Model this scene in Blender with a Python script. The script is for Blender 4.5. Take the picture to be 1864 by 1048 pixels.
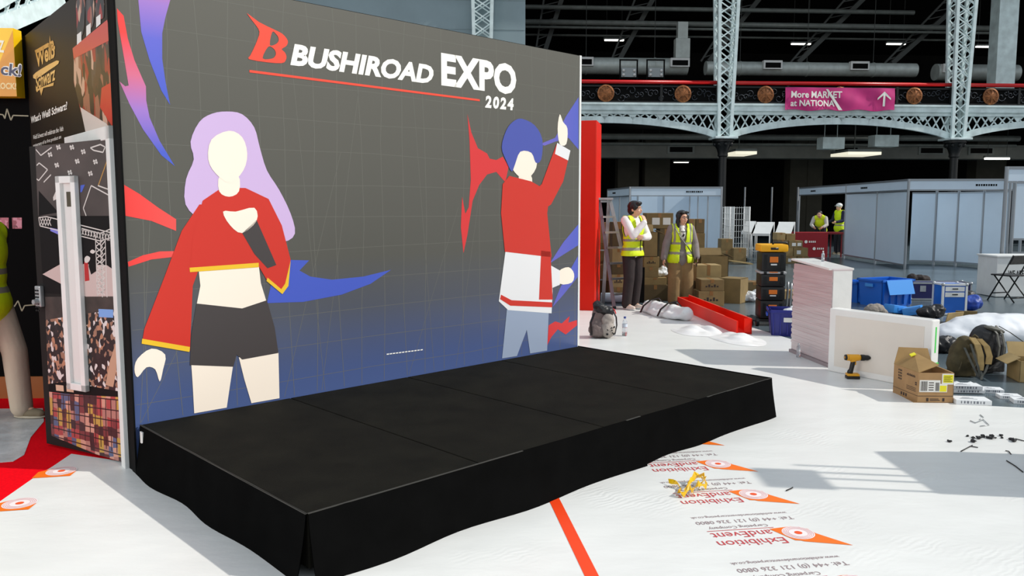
import bpy, bmesh, math, random
from mathutils import Vector, Matrix, Euler
random.seed(7)
SC = bpy.context.scene
for o in list(bpy.data.objects): bpy.data.objects.remove(o)
C = SC.collection
R = math.radians
# ------------------------------------------------------------------ camera
FPX, PITCH, EYE = 1469.0, math.atan(148/1469.0), 1.62
cam = bpy.data.objects.new('camera', bpy.data.cameras.new('camera'))
cam.data.sensor_width = 36; cam.data.lens = 36*FPX/1864
cam.data.clip_end = 300
cam.location = (0, 0, EYE); cam.rotation_euler = (math.pi/2-PITCH, 0, 0)
C.objects.link(cam); SC.camera = cam
# ------------------------------------------------------------------ sky, sun, exposure
SC.view_settings.view_transform = 'Standard'; SC.view_settings.look = 'None'
SC.view_settings.gamma = 1; SC.view_settings.use_curve_mapping = False
SC.view_settings.exposure = 0.0
w = bpy.data.worlds.new('hall_daylight'); SC.world = w; w.use_nodes = True
nt = w.node_tree; nt.nodes.clear()
wo = nt.nodes.new('ShaderNodeOutputWorld'); bg = nt.nodes.new('ShaderNodeBackground')
tc = nt.nodes.new('ShaderNodeTexCoord'); sx = nt.nodes.new('ShaderNodeSeparateXYZ'); cr = nt.nodes.new('ShaderNodeValToRGB')
nt.links.new(tc.outputs['Generated'], sx.inputs[0]); nt.links.new(sx.outputs['Z'], cr.inputs[0])
cr.color_ramp.elements[0].position = 0.04; cr.color_ramp.elements[0].color = (.60, .59, .57, 1)
cr.color_ramp.elements[1].position = 0.36; cr.color_ramp.elements[1].color = (.60, .69, .78, 1)
nt.links.new(cr.outputs[0], bg.inputs[0]); bg.inputs[1].default_value = 0.95
nt.links.new(bg.outputs[0], wo.inputs[0])
SUN_AZ = (0.987, -0.13); SUN_EL = R(39.8)
sl = bpy.data.lights.new('sun', 'SUN'); sl.energy = 3.3; sl.angle = R(0.9); sl.color = (1.0, .955, .88)
so = bpy.data.objects.new('sun', sl); C.objects.link(so)
tosun = Vector((SUN_AZ[0]*math.cos(SUN_EL), SUN_AZ[1]*math.cos(SUN_EL), math.sin(SUN_EL))).normalized()
al = bpy.data.lights.new('added_fill_light', 'AREA'); al.shape = 'RECTANGLE'; al.size = 9; al.size_y = 5; al.energy = 950; al.color = (1, .95, .88)  # added fill lamp, lifts the door and other faces turned from the sun
ao = bpy.data.objects.new('added_fill_light', al); C.objects.link(ao); ao.location = (-13, -5, 4.6)
ao.rotation_euler = (Vector((-13, -5, 4.6))-Vector((0, 6, 1))).to_track_quat('Z', 'Y').to_euler()
so.rotation_euler = tosun.to_track_quat('Z', 'Y').to_euler(); so.location = tosun*40

# ------------------------------------------------------------------ rays from the picture to the place
def ray(x, y):
    a = (x-932)/FPX; b = (524-y)/FPX
    return Vector((a, math.cos(PITCH)+b*math.sin(PITCH), -math.sin(PITCH)+b*math.cos(PITCH)))
def G(x, y, z=0.0):                     # point on the level z
    d = ray(x, y); t = (z-EYE)/d.z
    return Vector((d.x*t, d.y*t, z))
def D(x, y, Y):                         # point at distance Y
    d = ray(x, y); t = Y/d.y
    return Vector((d.x*t, Y, EYE+d.z*t))
class Plane:                            # an upright plane through origin along direction ang
    def __init__(s, ox, oy, ang):
        s.o = Vector((ox, oy)); s.a = ang; s.u = Vector((math.cos(ang), math.sin(ang))); s.n = Vector((-s.u.y, s.u.x))
    def pt(s, x, y):
        d = ray(x, y); t = s.n.dot(s.o)/(s.n.x*d.x+s.n.y*d.y)
        q = Vector((d.x*t, d.y*t)) - s.o
        return (q.dot(s.u), EYE+d.z*t)
    def w(s, a, off=0):
        q = s.o+s.u*a+s.n*off; return Vector((q.x, q.y, 0))

# ------------------------------------------------------------------ materials
def lin(c):
    c = c/255.0
    return c/12.92 if c <= .04045 else ((c+.055)/1.055)**2.4
def rgb(*c): return (lin(c[0]), lin(c[1]), lin(c[2]), 1)
MATS = {}
def mat(name, c, rough=.6, metal=0, noise=0, nscale=8, bump=0, bscale=30, emit=0, spec=None, trans=0, coat=0, stretch=None):
    if name in MATS: return MATS[name]
    m = bpy.data.materials.new(name); m.use_nodes = True; n = m.node_tree; b = n.nodes['Principled BSDF']
    b.inputs['Base Color'].default_value = c; b.inputs['Roughness'].default_value = rough; b.inputs['Metallic'].default_value = metal
    if spec is not None: b.inputs['Specular IOR Level'].default_value = spec
    if trans: b.inputs['Transmission Weight'].default_value = trans
    if coat: b.inputs['Coat Weight'].default_value = coat
    if emit: b.inputs['Emission Color'].default_value = c; b.inputs['Emission Strength'].default_value = emit
    t = n.nodes.new('ShaderNodeTexCoord'); mp = n.nodes.new('ShaderNodeMapping'); n.links.new(t.outputs['Object'], mp.inputs[0])
    if stretch: mp.inputs['Scale'].default_value = stretch
    if noise:
        x = n.nodes.new('ShaderNodeTexNoise'); x.inputs['Scale'].default_value = nscale; x.inputs['Detail'].default_value = 5
        n.links.new(mp.outputs[0], x.inputs['Vector'])
        mx = n.nodes.new('ShaderNodeMix'); mx.data_type = 'RGBA'; mx.blend_type = 'MULTIPLY'; mx.inputs[0].default_value = 1
        r = n.nodes.new('ShaderNodeValToRGB'); lo = max(0, 1-noise); hi = 1+noise*.5
        r.color_ramp.elements[0].position = .3; r.color_ramp.elements[0].color = (lo, lo, lo, 1)
        r.color_ramp.elements[1].position = .7; r.color_ramp.elements[1].color = (hi, hi, hi, 1)
        n.links.new(x.outputs['Fac'], r.inputs[0]); mx.inputs[6].default_value = c; n.links.new(r.outputs[0], mx.inputs[7])
        n.links.new(mx.outputs[2], b.inputs['Base Color'])
    if bump:
        x = n.nodes.new('ShaderNodeTexNoise'); x.inputs['Scale'].default_value = bscale; x.inputs['Detail'].default_value = 4
        n.links.new(mp.outputs[0], x.inputs['Vector'])
        bp = n.nodes.new('ShaderNodeBump'); bp.inputs['Strength'].default_value = bump; bp.inputs['Distance'].default_value = .01
        n.links.new(x.outputs['Fac'], bp.inputs['Height']); n.links.new(bp.outputs[0], b.inputs['Normal'])
    MATS[name] = m; return m
def ramp_mat(name, stops, vec=(0, 0, 1), lo=0, hi=1, rough=.45, noise=0):   # printed colour blend along a direction in the object's own space
    m = bpy.data.materials.new(name); m.use_nodes = True; n = m.node_tree; b = n.nodes['Principled BSDF']; b.inputs['Roughness'].default_value = rough
    t = n.nodes.new('ShaderNodeTexCoord'); d = n.nodes.new('ShaderNodeVectorMath'); d.operation = 'DOT_PRODUCT'; d.inputs[1].default_value = vec
    mr = n.nodes.new('ShaderNodeMapRange'); mr.inputs[1].default_value = lo; mr.inputs[2].default_value = hi
    r = n.nodes.new('ShaderNodeValToRGB'); e = r.color_ramp.elements
    e[0].position, e[0].color = stops[0]; e[1].position, e[1].color = stops[-1]
    for p, c in stops[1:-1]:
        q = e.new(p); q.color = c
    n.links.new(t.outputs['Object'], d.inputs[0]); n.links.new(d.outputs['Value'], mr.inputs[0]); n.links.new(mr.outputs[0], r.inputs[0])
    out = r.outputs[0]
    if noise:
        x = n.nodes.new('ShaderNodeTexNoise'); x.inputs['Scale'].default_value = 6; n.links.new(t.outputs['Object'], x.inputs['Vector'])
        mx = n.nodes.new('ShaderNodeMix'); mx.data_type = 'RGBA'; mx.blend_type = 'MULTIPLY'; mx.inputs[0].default_value = noise
        n.links.new(out, mx.inputs[6]); n.links.new(x.outputs['Fac'], mx.inputs[7]); out = mx.outputs[2]
    n.links.new(out, b.inputs['Base Color']); MATS[name] = m; return m
def cells_mat(name, cols, scale=20, squash=(1, 1, 1), rough=.4, kind='VORONOI', rnd=1.0):   # a printed photograph full of small patches
    m = bpy.data.materials.new(name); m.use_nodes = True; n = m.node_tree; b = n.nodes['Principled BSDF']; b.inputs['Roughness'].default_value = rough
    t = n.nodes.new('ShaderNodeTexCoord'); mp = n.nodes.new('ShaderNodeMapping'); mp.inputs['Scale'].default_value = squash
    v = n.nodes.new('ShaderNodeTexVoronoi'); v.inputs['Scale'].default_value = scale; v.inputs['Randomness'].default_value = rnd
    s = n.nodes.new('ShaderNodeSeparateXYZ'); r = n.nodes.new('ShaderNodeValToRGB'); r.color_ramp.interpolation = 'CONSTANT'
    e = r.color_ramp.elements; k = len(cols)
    e[0].position = 0; e[0].color = cols[0]; e[1].position = 1.0/k; e[1].color = cols[1]
    for i in range(2, k):
        q = e.new(i/k); q.color = cols[i]
    n.links.new(t.outputs['Object'], mp.inputs[0]); n.links.new(mp.outputs[0], v.inputs['Vector']); n.links.new(v.outputs['Color'], s.inputs[0])
    n.links.new(s.outputs['X'], r.inputs[0]); n.links.new(r.outputs[0], b.inputs['Base Color']); MATS[name] = m; return m

# ------------------------------------------------------------------ mesh helpers
class MB:
    def __init__(s): s.bm = bmesh.new()
    def box(s, c, d, rot=None, bev=0):
        r = bmesh.ops.create_cube(s.bm, size=1); vs = r['verts']
        M = Matrix.Translation(Vector(c)) @ (rot if rot is not None else Matrix()).to_4x4() @ Matrix.Diagonal((d[0], d[1], d[2], 1))
        bmesh.ops.transform(s.bm, matrix=M, verts=vs)
        if bev:
            es = list({e for v in vs for e in v.link_edges})
            bmesh.ops.bevel(s.bm, geom=es, offset=bev, segments=2, affect='EDGES', profile=.6)
        return s
    def span(s, a, b, bev=0):            # box between two corners
        return s.box([(a[i]+b[i])/2 for i in range(3)], [abs(b[i]-a[i]) for i in range(3)], None, bev)
    def bar(s, p, q, w, d, up=(0, 1, 0)):
        p = Vector(p); q = Vector(q); z = (q-p); L = z.length
        if L < 1e-6: return s
        z.normalize(); y = Vector(up) - z*Vector(up).dot(z)
        if y.length < 1e-4: y = Vector((1, 0, 0)) - z*z.x
        y.normalize(); x = y.cross(z)
        return s.box((p+q)/2, (w, d, L), Matrix((x, y, z)).transposed())
    def cyl(s, p, q, r0, r1=None, n=12, cap=True):
        p = Vector(p); q = Vector(q); r1 = r0 if r1 is None else r1
        z = (q-p); L = z.length
        rot = z.to_track_quat('Z', 'Y').to_matrix().to_4x4()
        bmesh.ops.create_cone(s.bm, cap_ends=cap, segments=n, radius1=r0, radius2=r1, depth=L, matrix=Matrix.Translation((p+q)/2) @ rot)
        return s
    def ball(s, c, r, n=12, rot=None):
        r = (r, r, r) if not hasattr(r, '__len__') else r
        M = Matrix.Translation(Vector(c)) @ (rot.to_4x4() if rot is not None else Matrix()) @ Matrix.Diagonal((r[0], r[1], r[2], 1))
        nv = max(6, n*2//3); top = s.bm.verts.new(M @ Vector((0, 0, 1))); bot = s.bm.verts.new(M @ Vector((0, 0, -1)))
        rg = [[s.bm.verts.new(M @ Vector((math.sin(math.pi*j/nv)*math.cos(2*math.pi*i/n), math.sin(math.pi*j/nv)*math.sin(2*math.pi*i/n), math.cos(math.pi*j/nv)))) for i in range(n)] for j in range(1, nv)]
        for i in range(n):
            k = (i+1) % n; s.bm.faces.new((top, rg[0][i], rg[0][k])); s.bm.faces.new((rg[-1][i], bot, rg[-1][k]))
            for A, B in zip(rg, rg[1:]): s.bm.faces.new((A[i], B[i], B[k], A[k]))
        return s
    def tube(s, pts, r, n=8, closed=False):
        pts = [Vector(p) for p in pts]; rings = []; N = len(pts)
        for i, p in enumerate(pts):
            a = pts[i-1] if (i > 0 or closed) else p; b = pts[(i+1) % N] if (i < N-1 or closed) else p
            t = (b-a).normalized(); ref = Vector((0, 0, 1)) if abs(t.z) < .9 else Vector((1, 0, 0))
            x = t.cross(ref).normalized(); y = x.cross(t)
            rr = r[i] if hasattr(r, '__len__') else r
            rings.append([s.bm.verts.new(p+(x*math.cos(k*2*math.pi/n)+y*math.sin(k*2*math.pi/n))*rr) for k in range(n)])
        for i in range(N if closed else N-1):
            A = rings[i]; B = rings[(i+1) % N]
            for k in range(n): s.bm.faces.new((A[k], A[(k+1) % n], B[(k+1) % n], B[k]))
        if not closed:
            s.bm.faces.new(rings[0][::-1]); s.bm.faces.new(rings[-1])
        return s
    def ribbon(s, pts, wv, th=.004):     # flat band with width vector wv (a vector or one per point)
        pts = [Vector(p) for p in pts]; N = len(pts); rows = []
        for i, p in enumerate(pts):
            wd = Vector(wv[i]) if hasattr(wv[0], '__len__') else Vector(wv)
            t = (pts[min(N-1, i+1)]-pts[max(0, i-1)]).normalized(); nn = t.cross(wd).normalized()*th
            rows.append([s.bm.verts.new(p-wd/2-nn/2), s.bm.verts.new(p+wd/2-nn/2), s.bm.verts.new(p+wd/2+nn/2), s.bm.verts.new(p-wd/2+nn/2)])
        for i in range(N-1):
            for k in range(4): s.bm.faces.new((rows[i][k], rows[i][(k+1) % 4], rows[i+1][(k+1) % 4], rows[i+1][k]))
        s.bm.faces.new(rows[0][::-1]); s.bm.faces.new(rows[-1]); return s
    def lathe(s, prof, c=(0, 0, 0), n=20):
        c = Vector(c); rings = []
        for r, z in prof: rings.append([s.bm.verts.new(c+Vector((r*math.cos(k*2*math.pi/n), r*math.sin(k*2*math.pi/n), z))) for k in range(n)])
        for A, B in zip(rings, rings[1:]):
            for k in range(n): s.bm.faces.new((A[k], A[(k+1) % n], B[(k+1) % n], B[k]))
        s.bm.faces.new(rings[0][::-1]); s.bm.faces.new(rings[-1]); return s
    def poly(s, pts):
        s.bm.faces.new([s.bm.verts.new(Vector(p)) for p in pts]); return s
    def slab(s, pts, th):                # upright-extruded outline (z up), pts are 3d
        bot = [s.bm.verts.new(Vector(p)) for p in pts]; top = [s.bm.verts.new(Vector(p)+Vector((0, 0, th))) for p in pts]
        s.bm.faces.new(bot[::-1]); s.bm.faces.new(top)
        for i in range(len(pts)):
            j = (i+1) % len(pts); s.bm.faces.new((bot[i], bot[j], top[j], top[i]))
        return s
    def build(s, name, m, parent=None, smooth=None, loc=None, rz=0):
        bmesh.ops.recalc_face_normals(s.bm, faces=s.bm.faces)
        me = bpy.data.meshes.new(name); s.bm.to_mesh(me); s.bm.free()
        if smooth:
            for p in me.polygons: p.use_smooth = True
            if smooth is not True: me.set_sharp_from_angle(angle=R(smooth))
        return link(name, me, m, parent, loc, rz)
def link(name, me, m, parent=None, loc=None, rz=0):
    for x in (m if isinstance(m, (list, tuple)) else [m]): me.materials.append(x)
    o = bpy.data.objects.new(name, me); C.objects.link(o)
    if parent: o.parent = parent
    if loc is not None: o.location = loc
    o.rotation_euler.z = rz
    return o
def tag(o, label=None, cat=None, group=None, kind=None):
    if label: o['label'] = label
    if cat: o['category'] = cat
    if group: o['group'] = group
    if kind: o['kind'] = kind
    return o
def thing(name, label, cat, loc=(0, 0, 0), rz=0, group=None):
    o = bpy.data.objects.new(name, None); o.empty_display_size = .1; C.objects.link(o)
    o.location = loc; o.rotation_euler = (0, 0, rz); return tag(o, label, cat, group)
def copy_tree(o, parent=None):
    c = o.copy(); C.objects.link(c)
    if parent: c.parent = parent
    for ch in list(o.children): copy_tree(ch, c)
    return c
def smoothloop(pts, k=4):                # closed Catmull-Rom
    out = []; N = len(pts)
    for i in range(N):
        p0, p1, p2, p3 = [Vector(pts[(i+j-1) % N]) for j in range(4)]
        for s in range(k):
            t = s/k
            out.append(tuple(.5*((2*p1)+(p2-p0)*t+(2*p0-5*p1+4*p2-p3)*t*t+(3*p1-p0-3*p2+p3)*t**3)))
    return out
def flat2d(loops):                       # filled flat outline, holes allowed -> mesh verts, faces in 2d
    cu = bpy.data.curves.new('tmp', 'CURVE'); cu.dimensions = '2D'; cu.fill_mode = 'BOTH'
    for lp in loops:
        sp = cu.splines.new('POLY'); sp.points.add(len(lp)-1); sp.use_cyclic_u = True
        for p, q in zip(sp.points, lp): p.co = (q[0], q[1], 0, 1)
    return curve2d(cu)
WORK = bpy.data.scenes.new('work')          # a bench for evaluating curves and modifiers, removed at the end
def dgraph():
    with bpy.context.temp_override(scene=WORK, view_layer=WORK.view_layers[0]): return bpy.context.evaluated_depsgraph_get()
def curve2d(cu):
    o = bpy.data.objects.new('tmp', cu); WORK.collection.objects.link(o)
    dg = dgraph(); me = bpy.data.meshes.new_from_object(o.evaluated_get(dg))
    vs = [tuple(v.co) for v in me.vertices]; fs = [tuple(p.vertices) for p in me.polygons]
    bpy.data.objects.remove(o); bpy.data.curves.remove(cu); bpy.data.meshes.remove(me)
    return vs, fs
TXT = {}
def text2d(body, off=0.0, space=1.0):
    k = (body, off, space)
    if k not in TXT:
        cu = bpy.data.curves.new('tmp', 'FONT'); cu.body = body; cu.offset = off; cu.fill_mode = 'BOTH'; cu.space_character = space; cu.resolution_u = 3
        vs, fs = curve2d(cu)
        x0 = min(v[0] for v in vs); x1 = max(v[0] for v in vs); y0 = min(v[1] for v in vs); y1 = max(v[1] for v in vs)
        TXT[k] = ([((v[0]-x0)/(x1-x0), (v[1]-y0)/(y1-y0)) for v in vs], fs)
    return TXT[k]
def placed(name, vf, fn, m, parent=None):    # 2d mesh through fn(x, y) -> 3d
    vs, fs = vf
    me = bpy.data.meshes.new(name); me.from_pydata([tuple(fn(v[0], v[1])) for v in vs], [], fs); me.update()
    return link(name, me, m, parent)
def multi(name, items, m, parent=None):      # several (vf, fn) into one printed mesh
    V = []; F = []
    for (vs, fs), fn in items:
        b = len(V); V += [tuple(fn(v[0], v[1])) for v in vs]; F += [tuple(i+b for i in f) for f in fs]
    me = bpy.data.meshes.new(name); me.from_pydata(V, [], F); me.update(); return link(name, me, m, parent)
def blob(name, shapes, m, parent=None, voxel=.008, it=6, loc=None, rz=0, disp=0, dscale=.1, mats=None):
    """one continuous surface grown around tapered limbs and ellipsoids"""
    b = MB()
    for s in shapes:
        if s[0] == 'c':
            _, p, q, r0, r1 = s
            b.cyl(p, q, r0, r1, 14) if (Vector(q)-Vector(p)).length > 1e-5 else None; b.ball(p, r0, 14); b.ball(q, r1, 14)
        elif s[0] == 'e':
            b.ball(s[1], s[2], 20, s[3] if len(s) > 3 else None)
        elif s[0] == 'b':
            b.box(s[1], s[2], s[3] if len(s) > 3 else None)
    me = bpy.data.meshes.new('tmp'); b.bm.to_mesh(me); b.bm.free()
    o = bpy.data.objects.new('tmp', me); WORK.collection.objects.link(o)
    r = o.modifiers.new('r', 'REMESH'); r.mode = 'VOXEL'; r.voxel_size = voxel
    sm = o.modifiers.new('s', 'SMOOTH'); sm.iterations = it; sm.factor = .5
    if disp:
        t = bpy.data.textures.new('crumple', 'CLOUDS'); t.noise_scale = dscale; t.noise_depth = 3
        dm = o.modifiers.new('d', 'DISPLACE'); dm.texture = t; dm.strength = disp; dm.mid_level = .5
    dg = dgraph(); out = bpy.data.meshes.new_from_object(o.evaluated_get(dg)); out.name = name
    bpy.data.objects.remove(o); bpy.data.meshes.remove(me)
    out.materials.clear()
    for p in out.polygons: p.use_smooth = True
    return link(name, out, m, parent, loc, rz)

# ================================================================== THE SETTING
m_conc = mat('polished_concrete', rgb(88, 101, 108), .24, noise=.3, nscale=1.2, spec=.6)
m_dark = mat('dark_paint', rgb(20, 20, 19), .9, spec=.1, noise=.4, nscale=.8)
m_black = mat('matt_black', rgb(10, 10, 10), .8, spec=.12)
m_steel = mat('blue_grey_steel', rgb(222, 238, 238), .5, noise=.2, nscale=3)
m_roofpipe = mat('grey_roof_pipe', rgb(112, 118, 114), .5, noise=.2, nscale=4)
m_white = mat('white_paint', rgb(225, 226, 224), .5, noise=.06, nscale=5)
m_alu = mat('aluminium', rgb(176, 180, 182), .38, .7, noise=.15, nscale=10)
m_rt = mat('dim_grey_steel', rgb(64, 68, 66), .6)
m_red = mat('red_laminate', rgb(232, 30, 6), .45, spec=.25, noise=.05, nscale=3)
m_lamp = mat('lamp_diffuser', (1, .97, .9, 1), .5, emit=3.0)
m_iron = mat('black_iron', rgb(24, 26, 27), .4, .3)
m_glass = mat('clear_plastic', rgb(235, 240, 244), .12, trans=.85, spec=.5)

fl = MB(); fl.span((-60, -25, -.2), (75, 75, 0)); tag(fl.build('floor', m_conc), 'polished grey concrete hall floor', kind='structure')

PHI = R(3.5); BO = D(1319, 150, 32); BO.z = 0
BE = Vector((math.cos(PHI), math.sin(PHI), 0)); BN = Vector((-math.sin(PHI), math.cos(PHI), 0))
def BW(t, d=0, z=0): return BO + BE*t + BN*d + Vector((0, 0, z))
def zy(y): return D(1319, y, 32).z
BAY = 9.4
b = MB(); b.span((-45, 14.2, 0), (50, 14.6, 16)); tag(b.build('wall_back', m_dark, None, None, BW(0), PHI), 'dark wall at the back of the hall', kind='structure')
b = MB(); b.span((-45, 2.6, 5.05), (50, 14.2, 5.3)); tag(b.build('ceiling', m_dark, None, None, BW(0), PHI), 'dark ceiling under the gallery', kind='structure')
b = MB()
for a in [((-45, -.6, 13.4), (50, -.6, 13.4), (50, 14.2, 10.2), (-45, 14.2, 10.2)), ((-45, -.6, 13.6), (50, -.6, 13.6), (50, 14.2, 10.4), (-45, 14.2, 10.4))]: b.poly(a)
tag(b.build('ceiling_gallery', m_dark, None, None, BW(0), PHI), 'dark sloping ceiling over the gallery', kind='structure')
b = MB(); b.span((-.3, -10, 0), (0, 46, 5.5)); tag(b.build('wall_left', mat('pale_side_wall', rgb(170, 172, 170), .7, noise=.1, nscale=.5), None, None, (-24, 0, 0)), 'pale low wall along the left side of the hall', kind='structure')
b = MB()
x0 = D(957, 50, 32).x-BO.x
b.span((-22, .5, 5.5), (x0, .6, 11.2))
for k in range(5): b.span((-22, .485, 6.2+k*1.1), (x0, .5, 6.22+k*1.1))
tag(b.build('wall_cladding', mat('pale_cladding', rgb(140, 158, 164), .6, noise=.12, nscale=.7), None, None, BW(0), PHI), 'pale blue grey cladding filling the gallery bay', kind='structure')

# ---- iron columns and lattice ribs, girders, railings
def xbars(mb, p00, p10, p01, p11, n, wd=.05, dp=.03, up=(0, 1, 0)):
    """n crossed panels between a lower edge p00-p10 and an upper edge p01-p11 given as functions of 0..1"""
    for i in range(n):
        a, c = i/n, (i+1)/n
        mb.bar(p00(a), p01(c), wd, dp, up); mb.bar(p01(a), p00(c), wd, dp, up)
def lerp(p, q): return lambda a: Vector(p).lerp(Vector(q), a)
Z0 = zy(250); ZT = 12.2
def hw(z): return .235+.165*((z-Z0)/(11-Z0))
def lattice_column(t, label):
    th = thing('lattice_column', label, 'column', BW(t), PHI, 'lattice columns of the gallery front')
    for sx_ in (-1, 1):
        for sy_ in (-1, 1):
            m = MB(); m.bar((sx_*hw(Z0), sy_*hw(Z0)*.8, Z0), (sx_*hw(ZT), sy_*hw(ZT)*.8, ZT), .12, .12); m.build('corner_post', m_steel, th)
    for sy_ in (-1, 1):
        m = MB(); A = lambda s: (lambda a: Vector((s*hw(Z0+(ZT-Z0)*a), sy_*.8*hw(Z0+(ZT-Z0)*a), Z0+(ZT-Z0)*a)))
        xbars(m, A(-1), None, A(1), None, 17, .045, .025); m.build('lattice_face', m_steel, th)
    for sx_ in (-1, 1):
        m = MB(); A = lambda s: (lambda a: Vector((sx_*hw(Z0+(ZT-Z0)*a), s*.8*hw(Z0+(ZT-Z0)*a), Z0+(ZT-Z0)*a)))
        xbars(m, A(-1), None, A(1), None, 17, .045, .025, (1, 0, 0)); m.build('lattice_face', m_steel, th)
    m = MB(); m.box((0, 0, Z0-.03), (.9, .9, .09), None, .02); m.build('bearing_plate', m_steel, th)
    m = MB(); m.lathe([(.16, Z0-.75), (.2, Z0-.72), (.19, Z0-.62), (.24, Z0-.45), (.33, Z0-.3), (.36, Z0-.2), (.42, Z0-.18), (.42, Z0-.08)])
    for k in range(8): m.ball((.32*math.cos(k*.785), .32*math.sin(k*.785), Z0-.27), .085, 8)
    m.build('capital', m_iron, th, 40)
    m = MB(); m.lathe([(.26, 0), (.26, .25), (.2, .32), (.17, .5), (.15, Z0-.75)]); m.build('shaft', m_iron, th, 40)
    return th
lattice_column(-BAY, 'pale lattice column rising in front of the pale cladding, above the mural wall')
lattice_column(0, 'pale lattice column with black iron shaft left of the pink banner')
lattice_column(BAY, 'pale lattice column right of the pink banner, above the white shell stand')
lattice_column(2*BAY, 'pale lattice column just past the right picture edge')

zt0, zt1, zl = zy(203), zy(193), zy(208)
def arch(a): return zy(246) + (zy(219)-zy(246))*(1-(2*a-1)**2)**.8
def girder(t, label):
    th = thing('lattice_girder', label, 'girder', BW(t), PHI, 'arched lattice girders of the gallery')
    x0, x1 = .3, BAY-.3; L = x1-x0
    m = MB(); m.span((x0, -.2, zt0), (x1, .2, zt1), .02); m.span((x0, -.25, zt1), (x1, .25, zt1+.08)); m.span((x0, -.12, zl-.02), (x1, .12, zt0)); m.build('top_chord', m_steel, th)
    m = MB(); N = 24
    for i in range(N):
        a, c = i/N, (i+1)/N
        m.bar((x0+L*a, 0, arch(a)), (x0+L*c+.01, 0, arch(c)), .26, .14)
    m.build('arched_chord', m_steel, th)
    m = MB(); xbars(m, lambda a: Vector((x0+L*a, -.03, arch(a)+.05)), None, lambda a: Vector((x0+L*a, -.03, zl)), None, 25, .05, .03); m.build('lattice_web', m_steel, th)
    for k in (.125, .25, .375, .5, .625, .75, .875):
        m = MB(); m.poly([(x0+L*k-.2, -.07, zl), (x0+L*k+.2, -.07, zl), (x0+L*k, -.07, zl-.25)]); m.poly([(x0+L*k-.2, -.04, zl), (x0+L*k+.2, -.04, zl), (x0+L*k, -.04, zl-.25)]); m.build('gusset_plate', m_steel, th)
    m = MB(); m.span((x0, .25, 5.12), (x1, 2.58, zt1+.02)); m.build('gallery_deck', m_dark, th)
girder(-BAY, 'pale arched lattice girder above the red panel, left of the first column')
girder(0, 'pale arched lattice girder under the pink banner')
girder(BAY, 'pale arched lattice girder at the right picture edge')
girder(-2*BAY, 'pale arched lattice girder hidden mostly behind the mural wall')

m_bronze = mat('bronze_medallion', rgb(150, 96, 58), .4, .6, noise=.6, nscale=9, bump=.8, bscale=14)
m_rail = mat('red_handrail', rgb(205, 24, 26), .35)
m_scroll = mat('grey_iron_scrolls', rgb(70, 74, 82), .45, .4)
def railing(t, label, meds):
    th = thing('balcony_railing', label, 'railing', BW(t, -.05), PHI, 'gallery railings with red handrail')
    x0, x1 = .3, BAY-.3; zr = zy(151); zb = zt1+.1; h = zr-zb
    m = MB(); m.tube([(x0, 0, zr), (x1, 0, zr)], .075, 10); m.build('handrail', m_rail, th, True)
    m = MB(); m.span((x0, .04, zb), (x1, .06, zr-.1)); m.build('backing_panel', m_black, th)
    m = MB()
    for z in (zb+.03, zr-.16): m.span((x0, -.03, z-.03), (x1, .03, z+.03))
    for k in range(5):
        x = x0+(x1-x0)*k/4; m.span((x-.05, -.04, zb), (x+.05, .04, zr-.1), .01)
    m.build('rail_frame', m_iron, th)
    m = MB(); rr = random.Random(int(t*10)+3); zc = (zb+zr)/2-.05
    for k in range(46):
        cx = x0+.15+(x1-x0-.3)*k/45; r0 = .09+rr.random()*.12; cz = zc+(rr.random()-.5)*(h-.45); a0 = rr.random()*6.28; s = rr.choice((-1, 1))
        m.tube([(cx+r0*(1-i/14)*math.cos(a0+s*i*.62), -.01-.001*k % .01, cz+r0*(1-i/14)*math.sin(a0+s*i*.62)) for i in range(12)], .012, 5)
    m.build('scrollwork', m_scroll, th, True)
    for x in meds:
        m = MB()
        m.bm = bmesh.new(); m.lathe([(.33, 0), (.33, .03), (.27, .05), (.25, .03), (.2, .04), (.1, .07), (.02, .08)])
        bmesh.ops.transform(m.bm, matrix=Matrix.Translation((x, -.03, zc)) @ Matrix.Rotation(math.pi/2, 4, 'X'), verts=m.bm.verts)
        for k in range(8): m.bar((x+.06*math.cos(k*.785), -.09, zc+.06*math.sin(k*.785)), (x+.27*math.cos(k*.785), -.08, zc+.27*math.sin(k*.785)), .03, .03)
        m.build('medallion', m_bronze, th, 40)
def tx(px):                                # along the gallery front
    d = ray(px, 170); n = Vector((BN.x, BN.y)); t = n.dot(Vector((BO.x, BO.y)))/n.dot(Vector((d.x, d.y)))
    return (Vector((d.x*t, d.y*t, 0))-BO).dot(BE)
railing(-BAY, 'black scrolled gallery railing with red handrail, left of the first lattice column', [tx(1102)+BAY, tx(1242)+BAY, tx(960)+BAY])
railing(0, 'black scrolled gallery railing with red handrail behind the pink banner', [tx(1392), tx(1527), tx(1662)])
railing(BAY, 'black scrolled gallery railing with red handrail at the right picture edge', [tx(1801)-BAY, tx(1941)-BAY])

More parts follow.
